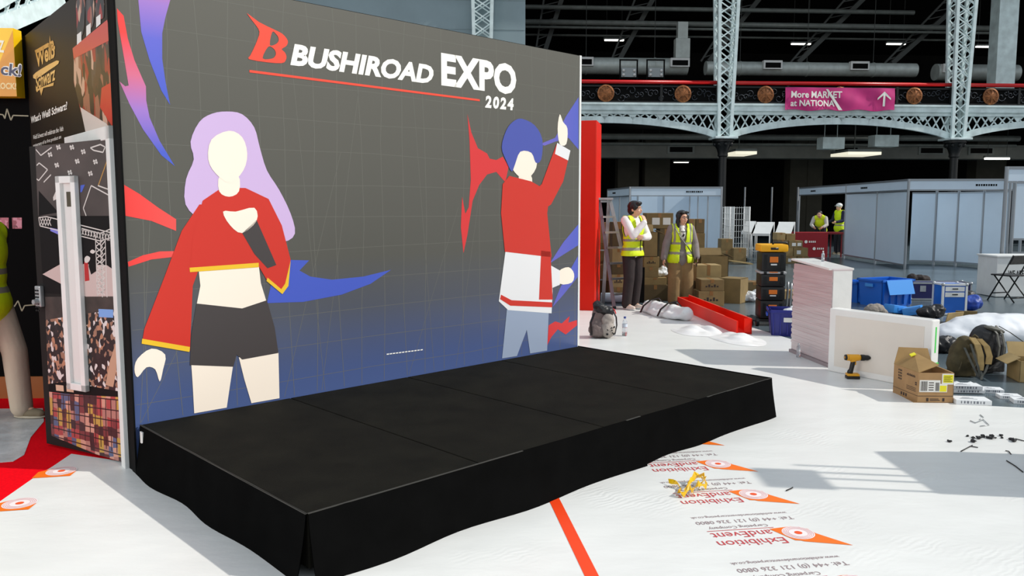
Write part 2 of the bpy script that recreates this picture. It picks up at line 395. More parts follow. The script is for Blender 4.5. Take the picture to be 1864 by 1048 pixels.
# ---- pink banner
zb0, zb1 = zy(201), zy(160); t0, t1 = tx(1424), tx(1621)
th = thing('banner', 'wrinkled magenta banner with white arrow hung on the gallery railing', 'banner', BW(t0, -.34), PHI)
W = t1-t0; Hh = zb1-zb0; m = MB(); NX, NZ = 150, 30; rows = []
def wav(x, z): return .022*math.sin(x*4+z*3)+.012*math.sin(x*9-z*5)+.008*math.sin(z*9+x*3)
for side in (0, .015):
    rows = [[m.bm.verts.new((W*i/NX, wav(W*i/NX, Hh*j/NZ)+side, zb0+Hh*j/NZ+.03*math.sin(i*.14)*(1-j/NZ))) for i in range(NX+1)] for j in range(NZ+1)]
    for j in range(NZ):
        for i in range(NX): m.bm.faces.new((rows[j][i], rows[j][i+1], rows[j+1][i+1], rows[j+1][i]))
m.build('cloth', mat('magenta_fabric', rgb(208, 44, 128), .5, noise=.15, nscale=2), th, True)
m_print = mat('white_print', rgb(250, 248, 240), .5)
def bmap(x0, z0, w_, h_): return lambda x, y: (x0+x*w_, wav(x0+x*w_, z0-zb0+y*h_)-.05, z0+y*h_)
placed('lettering', text2d('More MARKET', .025), bmap(.2, zb0+.53*Hh, W*.46, Hh*.3), m_print, th); placed('lettering', text2d('at NATIONA', .025), bmap(.2, zb0+.16*Hh, W*.4, Hh*.28), m_print, th)
placed('white_arrow', flat2d([[(0, .55), (.5, 1), (1, .55), (1, .42), (.58, .74), (.58, 0), (.42, 0), (.42, .74), (0, .42)]]), bmap(W*.835, zb0+.18*Hh, W*.12, Hh*.66), m_print, th)
placed('white_fold', flat2d([[(0, 1), (.12, 1), (1, 0), (.78, 0)]]), bmap(W*.36, zb0, W*.16, Hh*.92), m_print, th)

# ---- services up in the gallery
def duct(y, px0, px1, dd, r, label, vents):
    c = D(1319, y, 32+dd); th = thing('air_duct', label, 'air duct', BW(0, dd), PHI)
    a, e = tx(px0)*(1+dd/32), tx(px1)*(1+dd/32); z = c.z
    m = MB(); m.cyl((a, 0, z), (e, 0, z), r, None, 24, True); m.build('pipe', m_duct, th, 40)
    k = a+1.5
    while k < e:
        m = MB(); m.cyl((k, 0, z), (k+.06, 0, z), r*1.06, None, 24); m.build('joint_ring', m_duct, th, 40)
        m = MB(); m.cyl((k+.03, 0, z+r), (k+.03, 0, 13.4-(dd+.6)*.216), .012, None, 6); m.build('hanger_rod', m_rt, th); k += 3
    for px in vents:
        x = tx(px)*(1+dd/32)
        m = MB(); m.span((x-.42, -r-.12, z-.08), (x+.42, -r+.1, z+.3), .02); v = m.build('vent_box', m_white, th)
        m = MB(); m.span((x-.34, -r-.13, z-.02), (x+.34, -r-.121, z+.2))
        m.build('grille', m_black, v)
m_duct = mat('galvanised_duct', rgb(190, 198, 194), .42, .2, noise=.15, nscale=4)
duct(122, 1056, 1302, 4, .36, 'grey round air duct over the gallery, left of the first lattice column', [1113, 1285])
duct(124, 1336, 1716, 4, .3, 'grey round air duct over the gallery above the pink banner', [1452, 1608])
duct(127, 1752, 1900, 4, .36, 'grey round air duct over the gallery at the right picture edge', [1772])
def pipe(y, dd, px0, px1, r, label, m=m_roofpipe):
    c = D(1319, y, 32+dd); th = MB(); th.tube([(tx(px0)*(1+dd/32), 0, c.z), (tx(px1)*(1+dd/32), 0, c.z)], r, 8)
    tag(th.build('roof_pipe', m, None, True, BW(0, dd), PHI), label, 'pipe')
pipe(17, 5, 957, 1720, .1, 'topmost grey pipe running along under the gallery roof')
pipe(44, 5, 957, 1900, .12, 'thick grey pipe second from the top under the gallery roof')
pipe(53, 5, 957, 1900, .06, 'thin grey pipe third from the top under the gallery roof')
pipe(67, 6, 957, 1900, .05, 'lowest thin grey pipe above the gallery strip lights')
def roof_truss(px0, px1, label):
    th = thing('roof_strut', label, 'truss', BW(0, 5.5), PHI, 'dark sloping struts under the gallery roof')
    a = tx(px0)*1.17; e = tx(px1)*1.17; z1 = D(1319, -30, 37).z; z0 = D(1319, 108, 37).z
    m = MB(); m.bar((a, 0, z1), (e, 0, z0), .2, .2); m.build('strut', m_rt, th)
    m = MB(); m.bar((a-.9, 0, z1), (e-.35, 0, z0), .08, .08)
    for k in range(9):
        u0 = k/9; m.bar((a+(e-a)*u0, 0, z1+(z0-z1)*u0), (a-.9+(e-.35-a+.9)*(u0+.06), 0, z1+(z0-z1)*(u0+.06)), .04, .04)
    m.build('bracing', m_rt, th)
roof_truss(1100, 1057, 'dark sloping strut under the gallery roof beside the mural wall top')
roof_truss(1268, 1196, 'dark sloping strut under the gallery roof left of the first lattice column')
roof_truss(1462, 1358, 'dark sloping strut under the gallery roof above the left end of the pink banner')
roof_truss(1650, 1520, 'dark sloping strut under the gallery roof above the right half of the pink banner')
roof_truss(1830, 1690, 'dark sloping strut under the gallery roof right of the second lattice column')
def strip_light(px, y, dd, wpx, label, h=.06):
    c = D(px, y, 32+dd); th = thing('strip_light', label, 'light', (c.x, c.y, c.z), PHI, 'strip lights in the dark gallery')
    wv_ = wpx/FPX*(32+dd)
    m = MB(); m.span((-wv_/2-.05, -.08, .0), (wv_/2+.05, .08, .08)); m.build('housing', m_roofpipe, th)
    m = MB(); m.span((-wv_/2, -.07, -h), (wv_/2, .07, 0)); m.build('diffuser', m_lamp, th)
    top = (13.4-(dd+.6)*.216 if c.z > 5.3 else 5.06)-c.z
    for x in (-wv_*.4, wv_*.4): m = MB(); m.cyl((x, 0, .07), (x, 0, top), .01, None, 6); m.build('hanger_rod', m_rt, th)
strip_light(1118, 72, 8, 34, 'lit strip light on the gallery ceiling nearest the mural wall')
strip_light(1458, 79, 8, 34, 'lit strip light on the gallery ceiling above the banner arrow left')
strip_light(1631, 79, 8, 33, 'lit strip light on the gallery ceiling left of the second lattice column')
strip_light(1792, 84, 8, 30, 'lit strip light on the gallery ceiling at the right picture edge')
strip_light(1185, 270, 5, 38, 'brightest lit strip light under the gallery left of the black iron shaft', .16)
strip_light(1157, 275, 6, 30, 'dim strip light under the gallery beside the brightest one', .04)
strip_light(1240, 295, 7, 26, 'slim strip light under the gallery, lowest left of the black iron shaft', .03)
strip_light(1366, 269, 6, 34, 'slim strip light under the gallery right of the black iron shaft', .03)
strip_light(1393, 285, 7, 14, 'small bright lamp under the gallery right of the black iron shaft', .1)
strip_light(1548, 279, 6, 26, 'strip light under the gallery beside the long under gallery duct', .12)
strip_light(1815, 287, 3.7, 44, 'strip light under the gallery over the right shell stand', .08)
# vertical grey service column on the gallery at the right edge
b = MB(); p = D(1823, 120, 35); b.span((-.42, -.3, 5.3), (.42, .3, 11.6)); tag(b.build('service_column', m_steel, None, None, (p.x, p.y, 0), PHI), 'pale square column on the gallery at the right picture edge', 'column')
# hanging duct drop and speaker rack on the gallery
c = D(1241, 92, 36.3); b = MB(); b.span((-.32, -.2, -.35), (.32, .2, .5), .03); b.span((-.22, -.15, .5), (.22, .15, 1.2)); tag(b.build('duct_riser', m_duct, None, None, c, PHI), 'grey duct riser joining the round duct left of the first lattice column', 'air duct')
def light_rack(px, label):
    c = D(px, 145, 33.2); th = thing('lamp_rack', label, 'rack', (c.x, c.y, zt1+.1), PHI, 'black lamp racks on the gallery')
    m = MB(); h = D(px, 110, 33.2).z-zt1-.1
    for x in (-.35, .35): m.bar((x, 0, 0), (x, 0, h), .05, .05)
    for z in (.0, h*.45, h*.55, h): m.bar((-.38, 0, z+.02), (.38, 0, z+.02), .05, .05)
    m.build('frame', m_black, th)
    for z in (h*.2, h*.75):
        m = MB(); m.span((-.3, -.08, z-.2), (.3, .05, z+.16)); q = m.build('lamp_panel', mat('rack_panel', rgb(150, 158, 160), .4, .3), th)
        m = MB()
        for x in (-.22, .22):
            for zz in (-.12, .05): m.ball((x, -.1, z+zz), .06, 8)
        m.build('white_knob', m_white, q)
light_rack(1144, 'black lamp rack with white bulbs on the gallery nearest the mural wall')
light_rack(1193, 'black lamp rack with white bulbs on the gallery nearer the lattice column')

# ---- under the gallery: rectangular duct, pillars, shell poles
c = D(1319, 276, 36); th = thing('box_duct', 'long grey box duct under the gallery', 'air duct', BW(0, 4), PHI)
m = MB(); m.span((tx(1095)*1.12, -.4, c.z-.3), (30, .4, c.z+.32), .02); m.build('duct_body', mat('dull_duct', rgb(110, 112, 106), .6, 0, noise=.2, nscale=2), th)
for px in (1290, 1590, 1745, 1835):
    x = tx(px)*1.12; m = MB(); m.span((x-.6, -.45, c.z-.12), (x+.6, -.4, c.z+.24), .01); v = m.build('vent_box', m_roofpipe, th)
    m = MB(); m.span((x-.5, -.46, c.z-.05), (x+.5, -.451, c.z+.17)); m.build('grille', m_black, v)
pipe(249, 3, 1097, 1900, .13, 'grey pipe just under the arched girders')
pipe(262, 3.4, 1097, 1900, .06, 'thin grey pipe under the arched girders')
def light_box(px, y, wpx, label):
    c = D(px, y, 34); b = MB(); ww = wpx/FPX*34; b.span((-ww/2, -.3, -.24), (ww/2, .3, .24), .02); b.span((-ww*.3, -.02, .2), (-ww*.28, .02, 5.1-c.z)); b.span((ww*.28, -.02, .2), (ww*.3, .02, 5.1-c.z)); tag(b.build('service_box', m_steel, None, None, c, PHI), label, 'service box')
light_box(1608, 257, 44, 'pale metal service box under the arched girder right of the banner')
light_box(1512, 261, 40, 'dull metal service box under the arched girder below the banner')
for px, y, wp, lb in ((1345, 282, 38, 'lit square ceiling panel just right of the black iron shaft'), (1555, 283, 60, 'lit square ceiling panel under the box duct below the banner')):
    c = D(px, y, 34.6); th = thing('ceiling_panel_light', lb, 'light', c, PHI); ww = wp/FPX*34.6
    m = MB(); m.span((-ww/2, -.9, .1), (ww/2, .7, .2)); m.span((-.02, -.02, .2), (.02, .02, 5.1-c.z)); m.build('housing', m_roofpipe, th); m = MB(); m.span((-ww/2, -.9, -.02), (ww/2, .7, .1)); m.build('diffuser', mat('dim_lamp_diffuser', (1, .95, .75, 1), .5, emit=.75), th)
m_pil = mat('dim_olive_concrete', rgb(72, 70, 60), .8, noise=.2, nscale=2)
for px, ww, lb in ((1140, 1.1, 'dim concrete pillar behind the centre stand, left one'), (1192, 1.3, 'dim concrete pillar behind the centre stand, right one'), (1452, 1.3, 'dim concrete pillar left of the right shell stand'), (1475, .8, 'narrow dim concrete pillar behind the red counter'), (1790, 1.6, 'dim concrete pillar behind the right shell stand')):
    p = D(px, 400, 42.5); b = MB(); b.span((-ww/2, -.4, 0), (ww/2, .4, 5.05)); tag(b.build('concrete_pillar', m_pil, None, None, (p.x, p.y, 0), PHI), lb, 'pillar')

# ---- white lattice girder far left
th = thing('hall_side_girder', 'white lattice girder at the top left corner', 'girder')
p0 = D(-60, -30, 17); p1 = D(130, -60, 22)
m = MB(); A0, A1 = D(-40, 22, 20), D(110, -62, 24); B0, B1 = D(-40, 62, 20), D(110, 0, 24)
m.bar(A0, A1, .25, .3); m.build('top_chord', m_steel, th); m = MB(); m.bar(B0, B1, .25, .45); m.build('bottom_chord', m_steel, th)
m = MB(); xbars(m, lerp(B0, B1), None, lerp(A0, A1), None, 8, .07, .04); m.build('lattice_web', m_steel, th)

# ================================================================== FLOOR COVERINGS
m_film = mat('white_plastic_film', rgb(226, 226, 223), .34, noise=.05, nscale=2, bump=.45, bscale=4, spec=.4, stretch=(1, 1.8, 1))
def wrinkle(m):                          # patches of small pulled creases in the thin film
    n = m.node_tree; b = n.nodes['Principled BSDF']; t = n.nodes.new('ShaderNodeTexCoord'); mp = n.nodes.new('ShaderNodeMapping'); mp.inputs['Rotation'].default_value = (0, 0, .9)
    wv_ = n.nodes.new('ShaderNodeTexWave'); wv_.inputs['Scale'].default_value = 9; wv_.inputs['Distortion'].default_value = 7; wv_.inputs['Detail'].default_value = 3; wv_.inputs['Detail Scale'].default_value = 1.2
    nz = n.nodes.new('ShaderNodeTexNoise'); nz.inputs['Scale'].default_value = 1.3; r = n.nodes.new('ShaderNodeValToRGB'); r.color_ramp.elements[0].position = .55; r.color_ramp.elements[1].position = .75
    mu = n.nodes.new('ShaderNodeMath'); mu.operation = 'MULTIPLY'; bp = n.nodes.new('ShaderNodeBump'); bp.inputs['Strength'].default_value = .16; bp.inputs['Distance'].default_value = .012
    old = b.inputs['Normal'].links[0].from_socket
    n.links.new(t.outputs['Object'], mp.inputs[0]); n.links.new(mp.outputs[0], wv_.inputs['Vector']); n.links.new(t.outputs['Object'], nz.inputs['Vector']); n.links.new(nz.outputs['Fac'], r.inputs[0])
    n.links.new(wv_.outputs['Fac'], mu.inputs[0]); n.links.new(r.outputs[0], mu.inputs[1]); n.links.new(mu.outputs[0], bp.inputs['Height']); n.links.new(old, bp.inputs['Normal']); n.links.new(bp.outputs[0], b.inputs['Normal'])
wrinkle(m_film)
m_carpet = mat('red_carpet', rgb(232, 6, 24), .95, spec=.05, noise=.12, nscale=60, bump=.3, bscale=300)
b = MB(); b.slab([(-6.5, -3, 0), (4.4, -3, 0), (4.0, 6.25, 0), (3.5, 6.4, 0), (3.35, 9.3, 0), (3.1, 10.6, 0), (1.95, 12.9, 0), (-6.5, 13, 0)], .004)
tag(b.build('red_carpet', m_carpet), 'bright red carpet laid under the white plastic film', 'carpet')
def edge(pts, z): return [(p.x, p.y, z) for p in pts]
T0, T1 = G(1000, 893), G(1076, 1048); td = (T1-T0).normalized(); TA = T0-td*1.2; TB = T1+td*6
L = edge([G(130, 827), G(96, 850), G(60, 872), G(0, 914)], .004)+[(-3.6, 3.6, .004), (-6, 3, .004), (-6, -3, .004)]
sheet = L+[(TB.x, -3, .004), (TA.x, TA.y, .004), (-2.0, 5.3, .004), (-2.33, 4.95, .004)]
b = MB(); b.slab(sheet, .0015); tag(b.build('plastic_film', m_film), 'white plastic film covering the carpet left of the orange tape', 'floor film')
sheet = [(TB.x, -3, .004), (4.6, -3, .004), (4.15, 6.38, .004), (3.66, 6.5, .004), (3.5, 7.0, .004), (3.5, 9.4, .004), (3.23, 10.7, .004), (2.6, 12.3, .004), (2.05, 13.0, .004), (.3, 13.2, .004), (.3, 7.55, .004), (.75, 7.5, .004), (TA.x, TA.y, .004)]
b = MB(); b.slab(sheet, .002); tag(b.build('plastic_film', m_film), 'white printed plastic film covering the carpet right of the orange tape', 'floor film')
pz = edge([G(78, 744), G(80, 768), G(56, 797), G(44, 829), G(24, 841), G(0, 843)], .004)+[(-5, 5.0, .004), (-5.5, 6.3, .004)]
b = MB(); b.slab(pz, .002); tag(b.build('plastic_film', mat('crinkled_film', rgb(206, 206, 206), .3, noise=.2, nscale=7, bump=.7, bscale=12)), 'crumpled grey white film scrap on the red carpet by the left person', 'floor film')
b = MB(); wv = Vector((td.y, -td.x, 0))*.062
b.slab([TA-wv/2+Vector((0, 0, .0062)), TA+wv/2+Vector((0, 0, .0062)), TB+wv/2+Vector((0, 0, .0062)), TB-wv/2+Vector((0, 0, .0062))], .0008)
tag(b.build('tape_strip', mat('orange_tape', rgb(238, 66, 12), .45)), 'long orange tape strip on the white film running under the stage front', 'tape')
# printed marks on the film (upside down from here)
m_or = mat('orange_print', rgb(240, 112, 12), .5); m_ord = mat('red_print', rgb(196, 62, 66), .5); m_gr = mat('grey_print', rgb(150, 128, 130), .5); m_wp = mat('film_white_print', rgb(238, 226, 226), .5)
def ring(r0, r1, n=36): return flat2d([[(r1*math.cos(k*6.2832/n), r1*math.sin(k*6.2832/n)) for k in range(n)], [(r0*math.cos(k*6.2832/n), r0*math.sin(k*6.2832/n)) for k in range(n)]])
def disc(r, n=30): return flat2d([[(r*math.cos(k*6.2832/n), r*math.sin(k*6.2832/n)) for k in range(n)]])
def film_print(o, ex, ey, label, z=.0075, text=True, sail=[(1.5, -.85), (.72, 1.02), (.4, 1.1), (.25, 1.25), (-2.3, 2.2), (-1.03, .2), (-.9, -.5), (-.5, -.88), (0, -1.02)]):
    """o = ring centre; ex = direction the words run; ey = up the letters; one unit = the ring radius"""
    th = thing('printed_logo', label, 'floor print', (o.x, o.y, 0), 0, 'carpet firm prints on the film')
    F = lambda x0, y0, w_, h_, dz=0: (lambda x, y: (ex.x*(x0+x*w_)+ey.x*(y0+y*h_), ex.y*(x0+x*w_)+ey.y*(y0+y*h_), z+dz))
    U = F(0, 0, 1, 1)
    placed('orange_sail', flat2d([sail]), U, m_or, th)
    placed('white_disc', disc(.98), F(0, 0, 1, 1, .0006), m_wp, th)
    multi('ring_lines', [(ring(.58, .6), F(0, 0, 1, 1, .0012)), (ring(.68, .7), F(0, 0, 1, 1, .0012)), (ring(.78, .8), F(0, 0, 1, 1, .0012)), (ring(.88, .9), F(0, 0, 1, 1, .0012))], m_ord, th)
    placed('orange_hub', disc(.24), F(0, 0, 1, 1, .0014), mat('deep_orange_print', rgb(232, 84, 30), .5), th)
    if text:
        multi('lettering', [(text2d('Exhibition', .0), F(1.25, .45, 4.3, .85)), (text2d('and Event', .0), F(1.55, -.75, 3.9, .85)), (flat2d([[(0, 0), (1, 0), (1, 1), (0, 1)]]), F(1.1, -1.08, 4.4, .06))], m_ord, th) if 0 else [placed('lettering', text2d(a_, .0), F(*f_), m_ord, th) for a_, f_ in (('Exhibition', (1.25, .45, 4.3, .85)), ('andEvent', (1.55, -.75, 3.9, .85)))]
        placed('underline', flat2d([[(0, 0), (1, 0), (1, 1), (0, 1)]]), F(1.1, -1.08, 4.4, .06), m_ord, th)
        for a_, f_ in (('Carpeting Company', (1.3, -1.75, 3.9, .5)), ('Tel: +44 (0) 121 326 0800', (-.9, -2.75, 6.6, .62)), ('www.exhibitionandeventcarpeting.co.uk', (-.9, -3.5, 6.6, .42))): placed('small_lettering', text2d(a_), F(*f_), m_gr, th)
c3, c2, c1 = G(1453, 972), G(1372, 902), G(1307, 846)
ux = (G(1302, 968)-G(1412, 961)).normalized(); uy = Vector((ux.y, -ux.x, 0))
if uy.y > 0: uy = -uy
rr_ = (G(1482, 972)-G(1424, 973)).length/2
step = (c3-c1)/2
names = ['nearest whole orange and white print on the film with red words', 'orange and white print beside the crumpled yellow tape', 'orange and white print between the yellow tape and the stage', 'orange print half hidden under the stage front edge', 'orange and white print cut off by the bottom picture edge']
for lb, k in zip(names, (0, -1, -2, -3, 1)): film_print(c3+step*k, ux*rr_, uy*rr_, lb)
q1, q2 = G(36, 918), G(112, 859); vx = (q1-q2); vx.normalize(); vy = Vector((vx.y, -vx.x, 0))
SL = [(-1.5, .1), (-1.5, -1.2), (.9, -1.25), (1.0, -.2), (0, .95), (-.7, .75)]
film_print(q1, Vector((.085, .02, 0)), Vector((-.02, .085, 0)), 'orange and white print at the left picture edge', text=False, sail=SL)
film_print(q2, Vector((.085, .02, 0)), Vector((-.02, .085, 0)), 'orange and white print near the open door', text=False, sail=SL)

# ================================================================== MURAL WALL
WA = R(43.8); WP = Plane(-2.268, 4.813, WA)          # plane of the printed front
mural = thing('mural_wall', 'tall printed exhibition wall with expo lettering behind the black stage', 'display wall', (-2.268, 4.813, 0), WA)
m_print_sheen = ramp_mat('mural_print_sheen', [(0, rgb(76, 98, 152)), (.14, rgb(70, 88, 136)), (.30, rgb(74, 78, 90)), (.42, rgb(80, 79, 73)), (1, rgb(90, 88, 79))], (0, 0, 1), 0, 3.0, .32)  # blue foot is print; paler top is skylight sheen put into the colour
m_print_sheen.node_tree.nodes['Principled BSDF'].inputs['Specular IOR Level'].default_value = .75
b = MB(); b.span((-.035, 0, 0), (4.02, .12, 3.0)); b.build('panel', m_black, mural)
b = MB(); b.span((-.03, -.004, .004), (4.0, 0, 2.996)); b.build('mural_print_sheen', m_print_sheen, mural)
b = MB(); b.span((4.0, -.006, 0), (4.025, .12, 3.0)); b.build('edge_trim', m_white, mural)
def WM(off): return lambda x, y: (x, -off, y)
def wl(pts): return [WP.pt(*p) for p in pts]
def clampz(l): return [(max(-.028, min(3.998, a)), max(.31, min(2.994, z))) for a, z in l]
def zpts(pts, s, ox, oy): return [(x/s+ox, y/s+oy) for x, y in pts]
# fine pale grid
items = []; gr = random.Random(11)
def seg(p, q, w_=.0015):
    p = Vector(p); q = Vector(q); d = (q-p).normalized(); n = Vector((-d.y, d.x))*w_
    return ([tuple(p-n), tuple(q-n), tuple(q+n), tuple(p+n)], [(0, 1, 2, 3)])
for k in range(21):
    x = .05+k*.195; segs = [(x+(gr.random()-.5)*.05, z) for z in (.31, .9, 1.5, 2.1, 2.6, 2.99)]
    for p, q in zip(segs, segs[1:]): items.append((seg(p, q), WM(.0045)))
    if k % 2 == 0:
        q0 = (min(3.97, max(0, x+(gr.random()-.5)*.9)), .31); items.append((seg(q0, (min(3.97, max(0, x+gr.random()*.25)), 1.2+gr.random()*1.7), .0012), WM(.0045)))
for k in range(12):
    z = .42+k*.225
    segs = [(x, z+(gr.random()-.5)*.03) for x in (-.02, .8, 1.7, 2.6, 3.3, 3.98)]
    for p, q in zip(segs, segs[1:]): items.append((seg(p, q, .0012), WM(.0045)))
multi('grid_print', items, mat('grid_line_print', rgb(112, 112, 104), .4), mural)
# sweeping flame shapes
def flame(loops, m, off=.005, smooth=True):
    placed('flame_print', flat2d([smoothloop(clampz(l), 3) if smooth else clampz(l) for l in loops]), WM(off), m, mural)
RED, PINK, PUR, BLU = rgb(238, 62, 58), rgb(214, 108, 140), rgb(158, 118, 200), rgb(72, 92, 200)
fl1 = ramp_mat('flame_red_to_blue', [(0, BLU), (.3, PUR), (.55, PINK), (.85, RED), (1, RED)], (0, 0, 1), 1.95, 2.75)
fl2 = ramp_mat('flame_pink_to_blue', [(0, BLU), (.45, rgb(96, 100, 205)), (.75, PUR), (1, PINK)], (0, 0, 1), 2.3, 3.0)
fl3 = ramp_mat('flame_red_to_pink', [(0, RED), (.55, rgb(232, 80, 76)), (1, PINK)], (1, 0, 0), 0, .5)
fl4 = mat('flame_blue', rgb(66, 88, 190), .4); fl5 = mat('flame_red', rgb(214, 50, 52), .4)
fl6 = ramp_mat('flame_violet_to_blue', [(0, rgb(150, 74, 130)), (.5, rgb(110, 100, 190)), (1, rgb(82, 94, 190))], (1, 0, 0), 3.0, 3.98)
Z = lambda pts, s, ox, oy: wl(zpts(pts, s, ox, oy))
flame([Z([(695, 50), (735, 95), (760, 230), (800, 360), (868, 515), (870, 600), (890, 700), (950, 840), (1040, 990), (960, 925), (850, 770), (770, 620), (710, 485), (745, 515), (765, 510), (735, 330), (700, 130)], 3.275, 0, 0)], fl1, smooth=False)
flame([Z([(822, -6), (1015, -6), (985, 100), (965, 200), (965, 350), (985, 490), (1012, 625), (960, 540), (890, 360), (840, 190)], 3.275, 0, 0)], fl2, smooth=False)
flame([Z([(733, 315), (830, 370), (940, 450), (1048, 520), (1048, 590), (900, 530), (743, 500)], 3.275, 0, 240)], fl3, smooth=False)
flame([Z([(760, 775), (850, 735), (950, 712), (1035, 710), (1030, 745), (900, 760), (765, 803)], 3.275, 0, 240)], fl3, smooth=False)
flame([Z([(690, 165), (825, 168), (785, 210), (830, 235), (920, 248), (1050, 235), (1165, 207), (1080, 265), (960, 310), (800, 340), (650, 345)], 2.279, 200, 400)], fl4, smooth=False)
flame([Z([(105, 100), (120, 170), (145, 230), (180, 250), (190, 270), (215, 275), (240, 262), (262, 300), (250, 360), (215, 320), (180, 330), (150, 370), (125, 430), (105, 560), (90, 630), (80, 530), (85, 415), (97, 480), (110, 455), (118, 350), (113, 200)], 2.096, 800, 160)], fl5, smooth=False)
flame([Z([(380, 215), (440, 190), (480, 110), (529, 35), (529, 235), (490, 190), (440, 205), (400, 220)], 2.096, 800, 160)], fl6, smooth=False)
flame([Z([(420, 668), (470, 590), (529, 520), (529, 600), (480, 630)], 2.096, 800, 160)], fl6, smooth=False)
flame([Z([(430, 835), (460, 760), (527, 640), (527, 720), (470, 790)], 2.096, 800, 160)], fl6, smooth=False)
flame([Z([(410, 980), (415, 905), (440, 890), (465, 898), (495, 870), (490, 895), (523, 885), (523, 905), (480, 940), (450, 920), (425, 950)], 2.096, 800, 160)], fl5, smooth=False)
# lettering
T = lambda pts: wl(zpts(pts, 3.517, 430, 0))
m_redp = mat('logo_red_print', rgb(240, 74, 52), .4)
outer = T([(65, 85), (140, 140), (230, 185), (290, 215), (322, 250), (328, 275), (315, 298), (288, 315), (308, 335), (319, 362), (312, 390), (288, 405), (200, 400), (80, 380), (86, 358), (110, 310), (135, 250), (146, 205), (125, 165)])
h1 = T([(228, 205), (255, 222), (268, 245), (266, 268), (245, 286), (212, 288)]); h2 = T([(202, 300), (236, 312), (250, 335), (247, 358), (225, 376), (166, 374)])
placed('red_letter_emblem', flat2d([smoothloop(outer, 2), smoothloop(h1, 3), smoothloop(h2, 3)]), WM(.006), m_redp, mural)
def fitted(body, bl, br, tl, m, off=.006, bold=.03, space=1.0, name='lettering', shear_px=True):
    p, q, r = [Vector(WP.pt(*k)) for k in (bl, br, tl)]
    placed(name, text2d(body, bold, space), lambda x, y: tuple((p.x+(q-p).x*x+(r-p).x*y, -off, p.y+(q-p).y*x+(r-p).y*y)), m, mural)
zz = lambda x, y: (x/3.517+430, y/3.517)
fitted('BUSHIROAD', zz(343, 418), zz(1248, 541), zz(372, 280), m_print, bold=.045)
fitted('EXPO', zz(1310, 549), zz(1790, 612), zz(1308, 335), m_print, bold=.045, space=1.06)
fitted('2024', zz(1590, 690), zz(1770, 708), zz(1596, 610), m_print, bold=.05, space=1.3)
u1, u2 = wl([zz(82, 456), zz(1556, 642)])
placed('red_underline', seg(u1, u2, .008), WM(.006), m_redp, mural)
multi('small_print', [(seg((a/1.0*.0+wl([(703+k*5.6, 644.5-k*.72)])[0][0], wl([(703+k*5.6, 644.5-k*.72)])[0][1]), (wl([(703+k*5.6, 644.5-k*.72)])[0][0]+.022, wl([(703+k*5.6, 644.5-k*.72)])[0][1]), .004), WM(.006)) for k, a in enumerate([0]*12)], m_print, mural)

# two plain printed figures: colour areas only
def fig(name, pts, m, off, sm=3):
    l = clampz(wl(pts)); placed(name, flat2d([smoothloop(l, sm) if sm else l]), WM(off), m, mural)
p_lilac = mat('lilac_print', rgb(206, 178, 222), .4); p_skin = mat('pale_peach_print', rgb(250, 236, 220), .4); p_redc = mat('crimson_print', rgb(204, 46, 32), .4)
p_char = mat('charcoal_print', rgb(66, 60, 60), .4); p_yel = mat('yellow_print', rgb(236, 190, 40), .4); p_blue = mat('blue_print', rgb(72, 84, 168), .4)
p_w = mat('off_white_print', rgb(232, 232, 234), .4); p_jean = mat('pale_denim_print', rgb(150, 164, 188), .4)
O = .0065; S = .0005
fig('figure_legs', [(347, 655), (425, 655), (418, 700), (412, 742), (353, 756), (350, 700)], p_skin, O, 0)
fig('figure_legs', [(434, 650), (506, 640), (508, 728), (457, 738), (444, 690)], p_skin, O, 0)
fig('figure_hair', [(412, 203), (440, 208), (462, 232), (472, 268), (485, 310), (507, 345), (528, 388), (536, 425), (515, 440), (480, 430), (400, 425), (365, 402), (337, 372), (338, 326), (352, 290), (346, 258), (362, 222), (385, 207)], p_lilac, O)
fig('figure_hand', [(250, 652), (275, 634), (300, 645), (296, 672), (290, 694), (282, 672), (266, 668), (250, 686), (244, 672)], p_skin, O)
fig('figure_waist', [(360, 484), (470, 480), (474, 515), (484, 548), (440, 562), (357, 555), (364, 520)], p_skin, O, 0)
fig('figure_sleeve', [(362, 372), (392, 372), (372, 460), (350, 520), (345, 638), (258, 622), (262, 598), (300, 500), (330, 420)], p_redc, O+S, 0)
fig('figure_sleeve_trim', [(258, 616), (345, 631), (344, 640), (257, 625)], p_yel, O+2*S, 0)
fig('figure_top', [(368, 365), (402, 342), (446, 342), (488, 362), (512, 410), (528, 472), (522, 518), (512, 532), (484, 508), (470, 484), (345, 494), (350, 430)], p_redc, O+2*S, 0)
fig('figure_top_trim', [(344, 487), (470, 478), (470, 486), (345, 495)], p_yel, O+3*S, 0)
fig('figure_top_trim', [(528, 474), (524, 520), (513, 535), (484, 511), (486, 505), (511, 526), (518, 516)], p_yel, O+3*S, 0)
fig('figure_neck', [(400, 318), (432, 318), (434, 348), (416, 358), (398, 348)], p_skin, O+3*S)
fig('figure_face', [(416, 238), (440, 250), (449, 280), (442, 310), (418, 333), (392, 316), (378, 290), (384, 254)], p_skin, O+4*S)
fig('figure_hand', [(428, 385), (462, 378), (466, 402), (440, 424), (418, 410), (405, 385)], p_skin, O+4*S)
fig('figure_cuff', [(440, 424), (466, 400), (488, 450), (502, 482), (486, 488), (462, 462)], p_char, O+4*S, 0)
fig('figure_shorts', [(357, 552), (440, 561), (485, 546), (499, 595), (506, 642), (440, 654), (430, 645), (424, 667), (345, 664), (347, 610)], p_char, O+S, 0)
